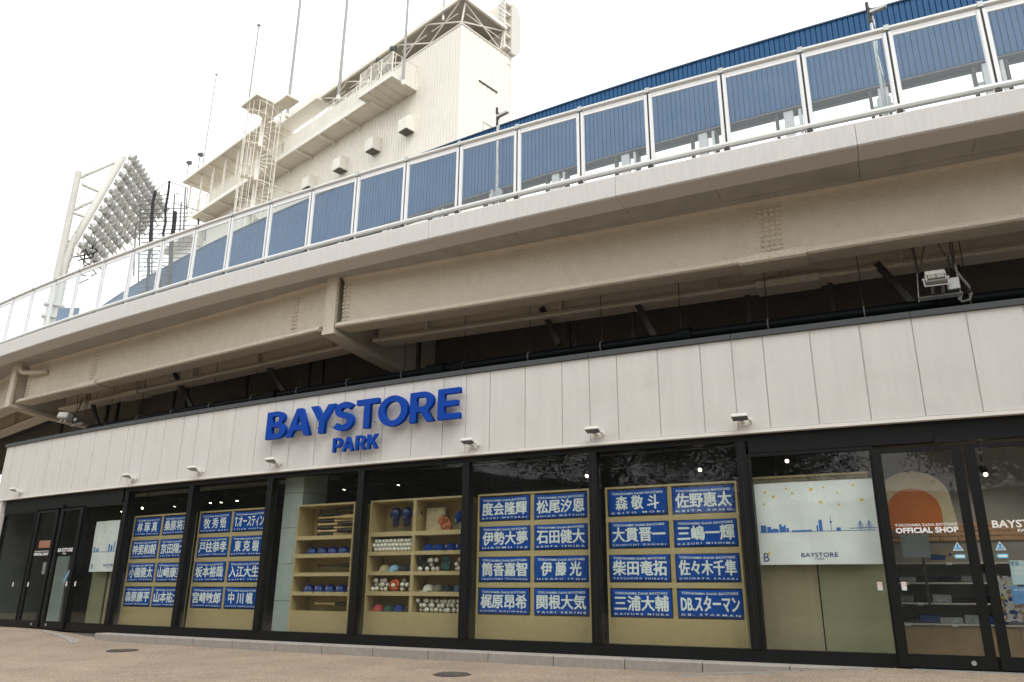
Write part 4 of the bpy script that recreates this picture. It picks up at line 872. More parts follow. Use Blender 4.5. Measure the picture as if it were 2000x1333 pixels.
for i, (px, py) in enumerate(((822, 945), (812, 935), (1010, 940), (1040, 935), (1105, 938), (1225, 928), (1300, 925), (1330, 915))): spot(px, py, -1.0, 'unlit black ceiling spotlight %s' % ['right of the lit one over the baseballs', 'high over the baseball rack', 'left of three over the first towel rack', 'middle of three over the first towel rack', 'right of three over the first towel rack', 'left of three over the right towel rack', 'middle of three over the right towel rack', 'right of three over the right towel rack'][i], False, False)
# ================================================================== ELEVATED WALKWAY
ZS, ZD = 6.54, 6.91
deck = thing('elevated_walkway', Pf(-58, 0, ZS), 'curved concrete walkway on coated steel girders over the shop', 'walkway')
ej = [-95, -91.4, -87.9, -84.4, -81, -77.5, -74.05, -70.69, -67.32, -63.95, -60.56, -57.17, -53.78, -50.39, -47.0, -43.5]
for a, b in zip(ej[:-1], ej[1:]):
    mb = MB(); st_ = frange(a + .003, b - .003, .5)
    mb.sweep([(-.05, ZS), (.35, ZS), (.372, ZS + .02), (.372, ZD - .02), (.355, ZD), (-.05, ZD)], st_); part('edge_beam', mb, m_conc, deck)
    # soffit slabs: two strips with open joints
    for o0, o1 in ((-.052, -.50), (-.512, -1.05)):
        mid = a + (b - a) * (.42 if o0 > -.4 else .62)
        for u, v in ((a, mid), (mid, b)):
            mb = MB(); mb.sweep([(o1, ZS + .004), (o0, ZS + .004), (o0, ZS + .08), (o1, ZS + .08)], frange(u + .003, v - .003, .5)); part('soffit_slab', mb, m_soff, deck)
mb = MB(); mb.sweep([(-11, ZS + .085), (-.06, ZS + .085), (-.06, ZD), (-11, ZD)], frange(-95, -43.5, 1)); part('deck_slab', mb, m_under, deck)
mb = MB(); mb.sweep([(-.06, ZD + .001), (.30, ZD + .001), (.30, ZD + .02), (-.06, ZD + .02)], frange(-95, -43.5, 1)); part('deck_topping', mb, m_conc, deck)
def straight(P0, P1, outn, prof, m, name, label=None, d0=0.0, d1=0.0):
    t = (P1 - P0).normalized(); mb = MB(); n_ = len(prof); a = P0 - t * d0; b = P1 + t * d1; segs = max(2, int((b - a).length / .5)); 
    vs = []; fs = []
    for i in range(segs + 1):
        for o_, z in prof: q = a.lerp(b, i / segs) + outn * o_; vs.append(Vector((q.x, q.y, z)))
    for i in range(segs):
        for k in range(n_): fs.append((i * n_ + k, (i + 1) * n_ + k, (i + 1) * n_ + (k + 1) % n_, i * n_ + (k + 1) % n_))
    fs += [tuple(range(n_)), tuple(segs * n_ + k for k in range(n_ - 1, -1, -1))]
    mb.add(vs, fs); return part(name, mb, m, deck, label=label)
def onorm(P0, P1):
    t = (P1 - P0).normalized(); n_ = Vector((t.y, -t.x, 0)); c = (P0 + P1) / 2 - Vector((CX, CY, 0)); return n_ if n_.dot(c) > 0 else -n_
GB = Pr(-29.42, 116.04); GC = Pr(-20.0, 116.04); GA = Pr(-35.2, 115.86)
IB = lambda o, w=.20, th=.10, zb=5.50: [(o - .02, ZS + .08), (o - .02, zb + th), (o - w, zb + th - .01), (o - w, zb), (o + w - .03, zb - .004), (o + w, zb + .02), (o + w, zb + .035), (o + w - .05, zb + th + .005), (o + .05, zb + th + .01), (o + .015, zb + th + .04), (o + .015, ZS + .06), (o + .015, ZS + .08)]
GL = Pr(-47.0, 115.4)
for (P0, P1, e0, e1) in ((GB, GC, -.16, 0), (GA, GB, -.14, -.24), (GL, GA, 0, -.2)):
    n_ = onorm(P0, P1)
    straight(P0, P1, n_, IB(0), m_gird, 'outer_girder', d0=e0, d1=e1)
    straight(P0, P1, n_, [(.015, ZS - .05), (.05, ZS - .045), (.07, ZS + .003), (.015, ZS + .003)], m_gird, 'top_flange', d0=e0, d1=e1)
    straight(P0, P1, n_, IB(-1.02), m_gird2, 'inner_girder', d0=-.3, d1=-.3)
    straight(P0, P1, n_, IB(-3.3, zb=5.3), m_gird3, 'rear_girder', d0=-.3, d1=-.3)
    L_ = (P1 - P0).length; t_ = (P1 - P0).normalized()
    # stiffeners on the inner girder
    for q in frange(1.5, L_ - 1, 3.0):
        p = P0 + t_ * q - n_ * 0.98; mb = MB(); T = Matrix(((t_.x, -n_.x, 0, p.x), (t_.y, -n_.y, 0, p.y), (0, 0, 1, 0), (0, 0, 0, 1))); mb.box(-.02, .02, -.11, 0, 5.6, ZS, T); part('stiffener', mb, m_gird2, deck)
m_bolt = mat('coated_bolt_heads', (.66, .60, .50), .8, var=.05)
def bumps(P0, P1, u0, cols, rows, o, z0, z1, r_=.022, flat=False):
    t_ = (P1 - P0).normalized(); n_ = onorm(P0, P1); mb = MB()
    for c in range(cols):
        for k in range(rows):
            z = z0 + (z1 - z0) * k / max(1, rows - 1); p = P0 + t_ * (u0 + c * .085) + n_ * o; p = Vector((p.x, p.y, z)) + Vector((rnd.uniform(-.006, .006), 0, rnd.uniform(-.006, .006)))
            q = n_.to_track_quat('Z', 'Y'); T = Matrix.Translation(p) @ q.to_matrix().to_4x4()
            rr = r_ * rnd.uniform(.9, 1.15); rr *= 1.3; mb.lathe([(rr * 1.1, -.004), (rr * 1.05, .014), (rr * .75, .034), (.001, .044)], 10, T)
    o_ = part('coated_bolt', mb, m_bolt, deck, smooth=True, kind='stuff'); return o_
bumps(GB, GC, 7.90, 4, 9, .018, 5.72, 6.38); bumps(GB, GC, 7.98, 3, 9, -1.0, 5.66, 6.3)
bumps(GB, GC, .20, 2, 9, .018, 5.68, 6.36); bumps(GA, GB, 10.52, 2, 9, .018, 5.68, 6.36)
bumps(GA, GB, .22, 2, 9, .018, 5.68, 6.36); bumps(GA, GB, 3.3, 3, 9, .018, 5.68, 6.36); bumps(GA, GB, 5.0, 3, 8, -1.0, 5.68, 6.3)
for (P0, P1, u0, u1) in ((GB, GC, 7.55, 8.5), (GA, GB, 2.9, 3.9)):     # splice plates round the flanges
    t_ = (P1 - P0).normalized(); n_ = onorm(P0, P1)
    for off, m_ in ((0, m_gird), (-1.02, m_gird2)):
        straight(P0 + t_ * (u0 + (.1 if off else 0)), P0 + t_ * (u1 + (.1 if off else 0)), n_, [(off + .03, 5.595), (off + .03, 5.63), (off + .17, 5.63), (off + .235, 5.56), (off + .235, 5.49), (off + .20, 5.462), (off - .20, 5.462), (off - .20, 5.595)], m_, 'flange_splice')
def bracket(phi, r0):
    a = math.radians(phi); c = Vector((math.sin(a), -math.cos(a), 0)); t_ = Vector((math.cos(a), math.sin(a), 0))
    def T(r): p = Vector((CX, CY, 0)) + c * r; return p
    P0 = T(r0); B = Matrix(((t_.x, -c.x, 0, P0.x), (t_.y, -c.y, 0, P0.y), (0, 0, 1, 0), (0, 0, 0, 1)))   # x along the walkway, y inwards
    mb = MB(); mb.box(-.035, .035, .0, 5.5, 5.50, ZS + .06, B)
    for v in mb.v[-8:]: pass
    part('bracket_web', mb, m_gird, deck)
    mb = MB(); mb.box(-.13, .13, -.035, .035, 5.42, ZS + .07, B)
    part('bracket_end_plate', mb, m_gird, deck)
    vs = []; fs = []; prof = [(0, 5.40), (.5, 5.34), (1.1, 5.27), (1.9, 5.22), (2.6, 5.20), (5.5, 5.05)]
    mb = MB()
    for y, z in prof:
        for x in (-.15, .15):
            for dz in (0, .09): vs.append(B @ Vector((x, y - .04, z + dz)))
    for i in range(len(prof) - 1):
        q = i * 4; fs += [(q, q + 2, q + 6, q + 4), (q + 1, q + 5, q + 7, q + 3), (q, q + 4, q + 5, q + 1), (q + 2, q + 3, q + 7, q + 6)]
    fs += [(0, 1, 3, 2), (len(vs) - 4, len(vs) - 2, len(vs) - 1, len(vs) - 3)]
    mb.add(vs, fs); part('bracket_flange', mb, m_gird, deck)
    mb = MB(); mb.add([B @ Vector((x, y, z)) for x in (-.03, .03) for (y, z) in ((.02, 5.6), (.02, 5.42), (.6, 5.36), (1.6, 5.26), (2.6, 5.2), (5.5, 5.1), (5.5, 5.6))], [(0, 1, 2, 3, 4, 5, 6), (13, 12, 11, 10, 9, 8, 7)] + [(i, (i + 1) % 7, 7 + (i + 1) % 7, 7 + i) for i in range(7)])
    part('bracket_haunch', mb, m_gird, deck)
bracket(-29.43, 116.16); bracket(-35.25, 116.12)
# rear dark wall, steel frames, pipes in the gap
mb = MB(); mb.sweep([(-9.6, 2.9), (-9.4, 2.9), (-9.4, 6.7), (-9.6, 6.7)], frange(-90, -43, 1)); part('rear_wall', mb, mat('rear_wall_brown', (.16, .155, .15), .95, var=.25, scale=.8), deck)
roofm = mat('roof_membrane_dark', (.05, .05, .05), .9, var=.2)
shell('shop_roof', -70.0, -44.6, -7.0, -0.16, 3.36, 3.42, roofm)
fr = thing('service_frame', Pf(-58, -1.9, 3.5), 'dark steel service framing in the gap under the walkway', 'steel frame')
for s_ in (-72.0, -69.6, -69.1, -66.6, -66.1, -63.9, -61.9, -61.5, -58.9, -55.55, -55.4, -54.3, -52.3, -51.0, -49.2, -47.0):
    mb = MB(); mb.box(-.035, .035, -.03, .04, 3.43, 6.5, Fr(s_, -1.9)); part('upright', mb, m_dsteel, fr)
for s_, d_, z0, z1 in ((-69.9, 1.0, 5.6, 4.3), (-66.3, 1.2, 5.9, 4.6), (-63.2, 1.1, 5.9, 4.7), (-55.95, .35, 5.75, 5.0), (-54.15, .32, 5.6, 4.9), (-50.3, .4, 5.6, 4.9)):
    mb = MB(); a = Pf(s_, -1.6, z0); b = Pf(s_ + d_, -1.6, z1); t_ = (b - a).normalized(); u_ = t_.cross(Vector((0, 0, 1))).normalized() * .03; w_ = t_.cross(u_).normalized() * .05
    mb.add([a - u_ - w_, a + u_ - w_, a + u_ + w_, a - u_ + w_, b - u_ - w_, b + u_ - w_, b + u_ + w_, b - u_ + w_], [(0, 3, 2, 1), (4, 5, 6, 7), (0, 1, 5, 4), (1, 2, 6, 5), (2, 3, 7, 6), (3, 0, 4, 7)]); part('diagonal_brace', mb, m_dsteel, fr)
pp = thing('black_pipe', Pf(-58, -1.5, 4.80), 'long black service pipe running behind the top of the shop fascia', 'pipe')
mb = MB(); mb.path([Pf(s_, -1.5, 4.80) for s_ in frange(-69.6, -43, .6)], .085, 14); part('main_pipe', mb, m_pipe, pp, smooth=True)
mb = MB(); mb.path([Pf(s_, -1.62, 4.64) for s_ in frange(-69.6, -43, .6)], .05, 10); part('lower_pipe', mb, m_pipe, pp, smooth=True)
mb = MB(); mb.path([Pf(s_, -1.3, 4.54) for s_ in frange(-69.6, -43, .6)], .035, 8); part('conduit', mb, m_pipe, pp, smooth=True)
for s_, L_ in ((-58.35, .42), (-57.75, .22), (-53.4, .22), (-62.6, .25), (-49.6, .3)):
    mb = MB(); mb.tube(Pf(s_, -1.5, 4.795), Pf(s_ + L_, -1.5, 4.795), .135, 14); part('pipe_coupling', mb, m_pipe, pp)
for s_ in frange(-68.7, -45, 1.46):
    mb = MB(); mb.tube(Pf(s_, -1.5, 4.80), Pf(s_ + .02, -1.5, 4.80), .108, 14); part('pipe_clamp', mb, mat('dull_clamp', (.16, .16, .15), .6), pp)
    mb = MB(); mb.tube(Pf(s_ + .012, -1.5, 4.88), Pf(s_ + .012, -1.5, 6.5), .007, 5); part('hanger_rod', mb, m_dsteel, pp)
# white drain pipe under the slab at the left
dp = thing('drain_pipe', Pf(-68.9, -.28, ZS), 'beige drain pipe bending under the walkway at the far left', 'pipe')
pA = on_cyl(44, 702, R0 - .2); pA.z = ZS; s_ = math.atan2(pA.x - CX, CY - pA.y) * R0
mb = MB(); mb.path([Pf(s_, -.2, ZS + .02), Pf(s_, -.2, 6.36), Pf(s_ + .02, -.22, 6.30), Pf(s_ + .07, -.26, 6.26), Pf(s_ + .85, -.50, 6.22)], .055, 12); part('bent_pipe', mb, m_gird, dp, smooth=True)
for q in (.18, .30): mb = MB(); a = Pf(s_ + .07, -.26, 6.26).lerp(Pf(s_ + .85, -.50, 6.22), q); b = Pf(s_ + .07, -.26, 6.26).lerp(Pf(s_ + .85, -.50, 6.22), q + .05); mb.tube(a, b, .062, 12); part('pipe_socket', mb, m_gird, dp)
# hanging floodlight units under the girder
nB = onorm(GB, GC); tB = (GC - GB).normalized()
def gp(px, py, off, P0=GB, n_=nB): return on_plane(px, py, P0 + n_ * off, n_)
hf = thing('hanging_floodlight', gp(1838, 580, -.35), 'white floodlight on a hung steel bar with junction box, right side under the walkway', 'floodlight')
F_ = lambda x, y, o=-.35: gp(x, y, o)
def rod(x0, y0, x1, y1, o0=-.2, o1=-.35, r_=.009, m=m_dsteel, nm='hanger_rod'): mb = MB(); mb.tube(F_(x0, y0, o0), F_(x1, y1, o1), r_, 6); part(nm, mb, m, hf)
rod(1777, 468, 1792, 535); rod(1781, 468, 1795, 535); rod(1808, 468, 1795, 535); rod(1826, 466, 1862, 527); rod(1852, 462, 1862, 520); rod(1857, 462, 1866, 520); rod(1853, 552, 1853, 500, -.4, -.4)
rod(1791, 530, 1795, 590, -.35, -.35, .006, m_steel); rod(1866, 520, 1878, 583, -.35, -.35, .006, m_steel)
a = F_(1794, 585); b = F_(1881, 574); mb = MB(); mb.tube(a, b, .032, 4); part('mounting_bar', mb, m_steel, hf)
T = Matrix.Translation(F_(1860, 556)) @ Fr(-48.5).to_3x3().to_4x4(); mb = MB(); mb.bbox(-.07, .09, -.05, .06, -.09, .09, .01, T); part('junction_box', mb, m_steel, hf)
T = Matrix.Translation(F_(1827, 546, -.30)) @ Fr(-48.5).to_3x3().to_4x4() @ Matrix.Rotation(math.radians(-12), 4, 'X')
mb = MB(); mb.bbox(-.13, .13, -.10, .06, -.075, .09, .015, T); part('lamp_body', mb, m_white, hf)
mb = MB(); mb.box(-.11, .11, -.115, -.101, -.06, .02, T); mb2 = MB(); mb2.box(-.10, -.005, -.118, -.1155, -.05, .015, T); mb2.box(.005, .10, -.118, -.1155, -.05, .015, T)
part('lamp_bezel', mb, m_lens, hf); part('lamp_lens', mb2, mat('lamp_lens_grey', (.35, .34, .30), .2), hf)
mb = MB(); mb.box(-.12, .12, -.06, .06, .092, .115, T); mb.box(-.10, .10, -.08, -.05, .03, .06, T); part('lamp_hood', mb, m_white, hf)
mb = MB(); mb.tube(T @ Vector((-.15, -.03, 0)), T @ Vector((-.15, -.05, -.13)), .01, 6); mb.tube(T @ Vector((.15, -.03, 0)), T @ Vector((.15, -.05, -.13)), .01, 6); mb.tube(T @ Vector((-.15, -.05, -.13)), T @ Vector((.15, -.05, -.13)), .01, 6); mb.tube(T @ Vector((-.17, -.02, 0)), T @ Vector((.17, -.02, 0)), .02, 8); part('yoke', mb, m_white, hf)
for dx in (-.06, .07): mb = MB(); mb.tube(T @ Vector((dx, -.03, -.135)), T @ Vector((dx - .01, -.02, -.26)), .022, 6); part('clamp_leg', mb, m_dsteel, hf)
mb = MB(); mb.path([F_(*q) for q in ((1862, 500), (1868, 530), (1882, 548), (1893, 560), (1898, 574), (1894, 586), (1880, 590), (1872, 582))], .018, 8); part('cable_loop', mb, mat('grey_conduit', (.20, .19, .17), .6), hf, smooth=True)
hf2n = onorm(GA, GB); G2 = lambda x, y, o=-.35: on_plane(x, y, GA + hf2n * o, hf2n)
h2 = thing('hanging_floodlight', G2(148, 828), 'small white floodlight on hung rods at the left under the walkway', 'floodlight')
for x0, y0, x1, y1 in ((156, 750, 148, 818), (165, 752, 154, 800), (165, 752, 170, 790), (178, 748, 165, 800), (183, 745, 166, 810), (205, 738, 187, 778)):
    mb = MB(); mb.tube(G2(x0, y0, -.2), G2(x1, y1), .008, 5); part('hanger_rod', mb, m_dsteel, h2)
mb = MB(); mb.tube(G2(139, 832), G2(162, 827), .03, 4); part('mounting_bar', mb, m_steel, h2)
T = Matrix.Translation(G2(128, 814, -.3)) @ Fr(-67).to_3x3().to_4x4() @ Matrix.Rotation(math.radians(-14), 4, 'X') @ Matrix.Rotation(.3, 4, 'Z')
mb = MB(); mb.bbox(-.17, .16, -.12, .1, -.08, .09, .03, T); part('lamp_body', mb, m_white, h2)
mb = MB(); mb.tube(T @ Vector((-.08, 0, -.08)), T @ Vector((-.1, 0, -.17)), .014, 6); mb.tube(T @ Vector((.06, 0, -.08)), T @ Vector((.05, 0, -.17)), .014, 6); part('lamp_foot', mb, m_white, h2)
T = Matrix.Translation(G2(148, 820)) @ Fr(-67).to_3x3().to_4x4(); mb = MB(); mb.bbox(-.05, .05, -.03, .03, -.045, .045, .008, T); part('junction_box', mb, m_steel, h2)
mb = MB(); mb.path([G2(*q) for q in ((165, 775), (160, 785), (155, 795), (147, 812), (141, 828), (143, 838), (150, 838))], .012, 6); part('cable_loop', mb, m_dsteel, h2, smooth=True)
# ================================================================== GLASS RAILING
rail = thing('glass_railing', Pf(-58, -.05, ZD + .02), 'aluminium and glass balustrade along the edge of the curved walkway', 'railing')
RO = -.05
mb = MB(); mb.path([Pf(s_, RO, 8.555) for s_ in frange(-95, -43.5, .45)], .042, 12); part('handrail', mb, m_alud, rail, smooth=True)
mb = MB(); mb.sweep([(RO - .02, 7.20), (RO + .045, 7.20), (RO + .055, 7.235), (RO + .045, 7.275), (RO - .02, 7.275)], frange(-95, -43.5, .45)); part('bottom_rail', mb, m_alud, rail)
P0 = -66.27; posts = [P0 + 1.1775 * i for i in range(-22, 19)]
post_me = MB().box(-.055, -.015, -.025, .02, 0, 1.55).box(.015, .055, -.025, .02, 0, 1.55).mesh('post', m_alu)
gap_me = MB().box(-.0145, .0145, -.010, .012, .12, 1.52).mesh('post_core', m_dsteel)
clip_me = MB().box(-.04, .04, -.04, .03, 0, .035).mesh('post_shoe', m_dsteel)
knob_me = MB().box(-.035, .035, -.047, .045, -.04, .047).mesh('handrail_joint', m_steel)
invr = wm(rail).inverted()
for i, s_ in enumerate(posts):
    M_ = invr @ Fr(s_, RO, 6.94); p = inst('post', post_me, rail, M_)
    o = inst('post_core', gap_me, p, Matrix()); o = inst('post_shoe', clip_me, p, Matrix.Translation((0, -.02, .20)))
    inst('handrail_joint', knob_me, rail, invr @ Fr(s_, RO, 8.555))
    if i + 1 < len(posts):
        sm_ = (s_ + posts[i + 1]) / 2; w = (posts[i + 1] - s_) / 2 - .056; T = Fr(sm_, RO)
        mb = MB(); mb.box(-w + .012, w - .012, -.004, .004, 7.28, 8.42, T); part('glass_panel', mb, m_rglass, rail)
        mb = MB(); mb.box(-w, w, -.012, .014, 8.422, 8.455, T); mb.box(-w, -w + .012, -.012, .014, 7.28, 8.42, T); mb.box(w - .012, w, -.012, .014, 7.28, 8.42, T); part('panel_frame', mb, m_alu, rail)
        mb = MB(); mb.box(-w, w, -.006, .008, 8.456, 8.512, T); part('top_gap_strip', mb, m_alud, rail)
# camera masts clamped to the walkway
def mast(s_, label):
    t = thing('camera_mast', Fr(s_, -.45, ZD + .02), label, 'camera mast')
    mb = MB(); mb.tube((0, 0, 0), (0, 0, 2.32), .022, 8); part('pole', mb, m_steel, t, world=False)
    mb = MB(); mb.tube((0, 0, 2.1), (0, 0, 2.36), .034, 8); part('camera_clamp', mb, m_dsteel, t, world=False)
    mb = MB(); mb.bbox(.0, .24, -.035, .035, -.03, .03, .01, Matrix.Translation((0, -.03, 2.26)) @ Matrix.Rotation(math.radians(-12), 4, 'Y')); part('camera_body', mb, m_steel, t, world=False); mb = MB(); mb.tube((-.02, 0, 2.36), (-.02, 0, 2.48), .026, 8); part('camera_dome', mb, m_dsteel, t, world=False)
    mb = MB(); mb.box(-.10, .10, -.04, .04, .55, .62); mb.box(-.09, -.05, -.05, .05, .5, .75); mb.box(.05, .09, -.05, .05, .5, .75); mb.box(-.12, .12, -.05, .05, .0, .04); part('base_clamp', mb, m_steel, t, world=False)
    mb = MB(); mb.path([(.03 + .012 * math.sin(k), -.02, 2.2 - k * .15) for k in range(12)], .012, 5); part('cable', mb, m_steel, t, world=False)
mast(-56.3, 'thin camera mast on the walkway in front of the cream building'); mast(-49.93, 'thin camera mast on the walkway at the upper right')
# ================================================================== BLUE STADIUM WALL
C2 = Vector((57.5825, 113.654, 0)); RB = 109.694; ZBT, ZBB = 14.38, 12.25
def Pb(s_, out, z): a = s_ / RB; return Vector((C2.x + (RB + out) * math.sin(a), C2.y - (RB + out) * math.cos(a), z))
def Fb(s_, out, z=0):
    a = s_ / RB; o = Pb(s_, out, z); c, n_ = math.cos(a), math.sin(a); return Matrix(((c, -n_, 0, o.x), (n_, c, 0, o.y), (0, 0, 1, o.z), (0, 0, 0, 1)))
bw = thing('stadium_wall', Pb(-60, 0, ZBB), 'long curved blue ribbed metal wall of the stand behind the walkway', 'wall')
ib = wm(bw).inverted(); pit = .238 / 2 * 1.0; pit = .125
sheet = MB().add([(0, .0, 0), (pit * .80, 0, 0), (pit * .83, .035, 0), (pit * .97, .035, 0), (pit * 1.0, .0, 0), (0, .0, ZBT - ZBB - .04), (pit * .80, 0, ZBT - ZBB - .04), (pit * .83, .035, ZBT - ZBB - .04), (pit * .97, .035, ZBT - ZBB - .04), (pit, .0, ZBT - ZBB - .04)],
    [(0, 1, 6, 5), (1, 2, 7, 6), (2, 3, 8, 7), (3, 4, 9, 8)])
sheet.box(0, pit, .037, .05, 0, ZBT - ZBB - .04)
sheet_me = sheet.mesh('cladding_sheet', m_bluew)
s1 = -42.0; N1 = 299
for i in range(N1): inst('cladding_sheet', sheet_me, bw, ib @ Fb(s1 - (i + 1) * pit, rnd.uniform(-.004, .004), ZBB))
def sweepb(name, prof, a, b, m, kind=None, st_=1.0):
    mb = MB(); n_ = len(prof); sts = frange(a, b, st_)
    vs = [Pb(t, o, z) for t in sts for o, z in prof]; fs = []
    for i in range(len(sts) - 1):
        for k in range(n_): fs.append((i * n_ + k, (i + 1) * n_ + k, (i + 1) * n_ + (k + 1) % n_, i * n_ + (k + 1) % n_))
    fs += [tuple(range(n_)), tuple((len(sts) - 1) * n_ + k for k in range(n_ - 1, -1, -1))]
    mb.add(vs, fs); return part(name, mb, m, bw, kind=kind)
mb = MB(); s_ = s1 - N1 * pit
while s_ > -96:
    s_ -= pit; T = Fb(s_, 0, ZBB); H = ZBT - ZBB - .04
    mb.add([T @ Vector(p) for p in ((0, 0, 0), (pit * .80, 0, 0), (pit * .83, .035, 0), (pit * .97, .035, 0), (pit, 0, 0), (0, 0, H), (pit * .80, 0, H), (pit * .83, .035, H), (pit * .97, .035, H), (pit, 0, H))], [(0, 1, 6, 5), (1, 2, 7, 6), (2, 3, 8, 7), (3, 4, 9, 8)])
part('far_cladding', mb, m_bluew, bw, kind='stuff')
sweepb('cap_rail', [(-.08, ZBT - .045), (.03, ZBT - .045), (.03, ZBT), (-.08, ZBT)], -96, -42, m_bluec)
sweepb('wall_backing', [(-.25, ZBB + .01), (-.06, ZBB + .01), (-.06, ZBT - .05), (-.25, ZBT - .05)], -96, -42, m_bsoff)
sweepb('soffit_beam', [(-.24, ZBB - .07), (-.02, ZBB - .04), (-.02, ZBB - .002), (-.24, ZBB - .002)], -96, -42, m_bsoff)
sweepb('edge_channel', [(-.30, ZBB - .12), (-.245, ZBB - .12), (-.245, ZBB - .02), (-.30, ZBB - .02)], -96, -42, m_bsoff)
for i in range(17):
    s_ = -48.62 - 2.13 * i
    for dx, w, m_, nm in ((0, .11, m_pgrey, 'support_post'), (-.28, .035, m_dsteel, 'side_post'), (.27, .035, m_pgrey, 'side_post'), (.36, .03, m_dsteel, 'side_post')):
        mb = MB(); mb.box(dx - w, dx + w, -.08, .08, 6.93, ZBB - .075, Fb(s_, -.14)); part(nm, mb, m_, bw)
    mb = MB(); 
    for z in (7.4, 9.0, 10.6, 11.7): mb.box(-.26, .34, -.02, .02, z, z + .06, Fb(s_, -.14))
    part('tie_plate', mb, m_pgrey, bw)
# cream concourse wall of the stand beyond
def cw(name, s0, s1_, out, z0, z1, m, label, cat):
    mb = MB(); sts = frange(s0, s1_, 1); prof = [(out, z0), (out + .3, z0), (out + .3, z1), (out, z1)]; n_ = 4
    vs = [Pb(t, o, z) for t in sts for o, z in prof]; fs = []
    for i in range(len(sts) - 1):
        for k in range(n_): fs.append((i * n_ + k, (i + 1) * n_ + k, (i + 1) * n_ + (k + 1) % n_, i * n_ + (k + 1) % n_))
    fs += [tuple(range(n_)), tuple((len(sts) - 1) * n_ + k for k in range(n_ - 1, -1, -1))]
    mb.add(vs, fs); return single(name, mb, m, Pb((s0 + s1_) / 2, out, z0), label, cat)
m_pale = mat('pale_pink_render', (.88, .80, .77), .8, var=.03)
cw('concourse_wall', -53.0, -42, -8.0, 6.93, 13.4, m_pale, 'pale pinkish wall glimpsed through the gap under the blue wall, at the right', 'wall')
cw('concourse_wall', -60.2, -58.3, -8.0, 6.93, 12.2, m_pale, 'small piece of pale pinkish wall glimpsed under the blue wall near the camera mast', 'wall')
# ================================================================== CREAM SCOREBOARD BUILDING
K = Vector((-3.72, 44.846, 0)); dL = Vector((-.73247, .6808, 0)); dR = Vector((.6808, .73247, 0))
MT = Matrix(((dL.x, dR.x, 0, K.x), (dL.y, dR.y, 0, K.y), (0, 0, 1, 0), (0, 0, 0, 1)))    # u along long face, v into the building
sb = thing('scoreboard_building', MT @ Vector((15, 5, 7)), 'tall cream ribbed-metal scoreboard building behind the walkway', 'building')
UL, VL, ZW = 36.5, 5.55, 38.85
def rib_face(nm, along, L_, z0, z1, pitch, m):
    mb = MB(); n_ = int(L_ / pitch)
    for i in range(n_):
        a = i * pitch
        P = [(a, 0), (a + pitch * .72, 0), (a + pitch * .80, .045), (a + pitch * .93, .045), (a + pitch, 0)]
        for (x0, d0), (x1, d1) in zip(P[:-1], P[1:]):
            if along == 'u': q = [(x0, d0, z0), (x1, d1, z0), (x1, d1, z1), (x0, d0, z1)]
            else: q = [(d0, x0, z0), (d1, x1, z0), (d1, x1, z1), (d0, x0, z1)]
            mb.add([MT @ Vector(p) for p in q], [(0, 1, 2, 3)])
    return part(nm, mb, m, sb)
rib_face('ribbed_wall', 'u', UL, 7, ZW - .25, .30, m_cream); 
def vshift(mb_fn): return mb_fn
rib_face('ribbed_wall', 'v', VL - .35, 7, ZW - .25, .45, m_cream)
mb = MB(); mb.box(.10, UL, .10, VL - .02, 7, ZW - .26, MT); part('wall_core', mb, m_cream, sb)
mb = MB(); mb.bbox(-.06, UL, -.06, VL, ZW - .25, ZW, .09, MT); part('wall_coping', mb, m_cream2, sb)
mb = MB(); mb.tube(MT @ Vector((.02, VL - .28, 7)), MT @ Vector((.02, VL - .28, ZW - .3)), .30, 16); part('rounded_corner', mb, m_cream2, sb, smooth=True)
# window slits on the short face
for z0, z1, a, b in ((34.93, 35.03, 1.8, 3.65),): mb = MB(); mb.box(-.06, -.01, a, b, z0, z1, MT); part('slit_vent', mb, m_dsteel, sb)
mb = MB(); mb.box(-.04, -.01, 2.3, 3.4, 31.9, 31.94, MT); mb.box(-.04, -.01, 2.3, 2.34, 30.4, 31.9, MT); mb.box(-.04, -.01, 4.6, 5.2, 38.0, 38.03, MT); part('hatch_outline', mb, m_joint, sb)
# roof slab on X braces
mb = MB(); mb.box(-.45, 17.0, -.35, 3.95, 40.32, 40.52, MT); part('roof_slab', mb, m_taupe, sb)
mb = MB(); mb.box(-.62, 17.0, -.52, -.352, 40.30, 40.62, MT); mb.box(-.62, -.452, -.352, 3.95, 40.30, 40.62, MT); part('roof_edge', mb, m_cream2, sb)
mb = MB(); mb.box(1.0, 17.0, 1.5, 2.0, 38.86, 40.31, MT); part('roof_curb', mb, m_taupe, sb)
def bar(p, q, r_, m=m_cream2, nm='truss_brace', par=sb, n_=6): mb = MB(); mb.tube(MT @ Vector(p), MT @ Vector(q), r_, n_); part(nm, mb, m, par)
u = 0
while u < 14:
    bar((u, 0, ZW), (u + 3.3, -.3, 40.3), .055); bar((u, -.3, 40.3), (u + 3.3, 0, ZW), .055); bar((u + .3, -.15, 39.6), (u + 3.0, -.15, 39.6), .04); u += 3.3
for v in (0,):
    bar((0, v, ZW), (-.3, v + 3.9, 40.3), .055); bar((-.3, v, 40.3), (0, v + 3.9, ZW), .055); bar((-.15, v + .3, 39.6), (-.15, v + 3.7, 39.6), .04)
for q in (0, 3.9): bar((0, q, ZW), (-.3, q, 40.3), .07)
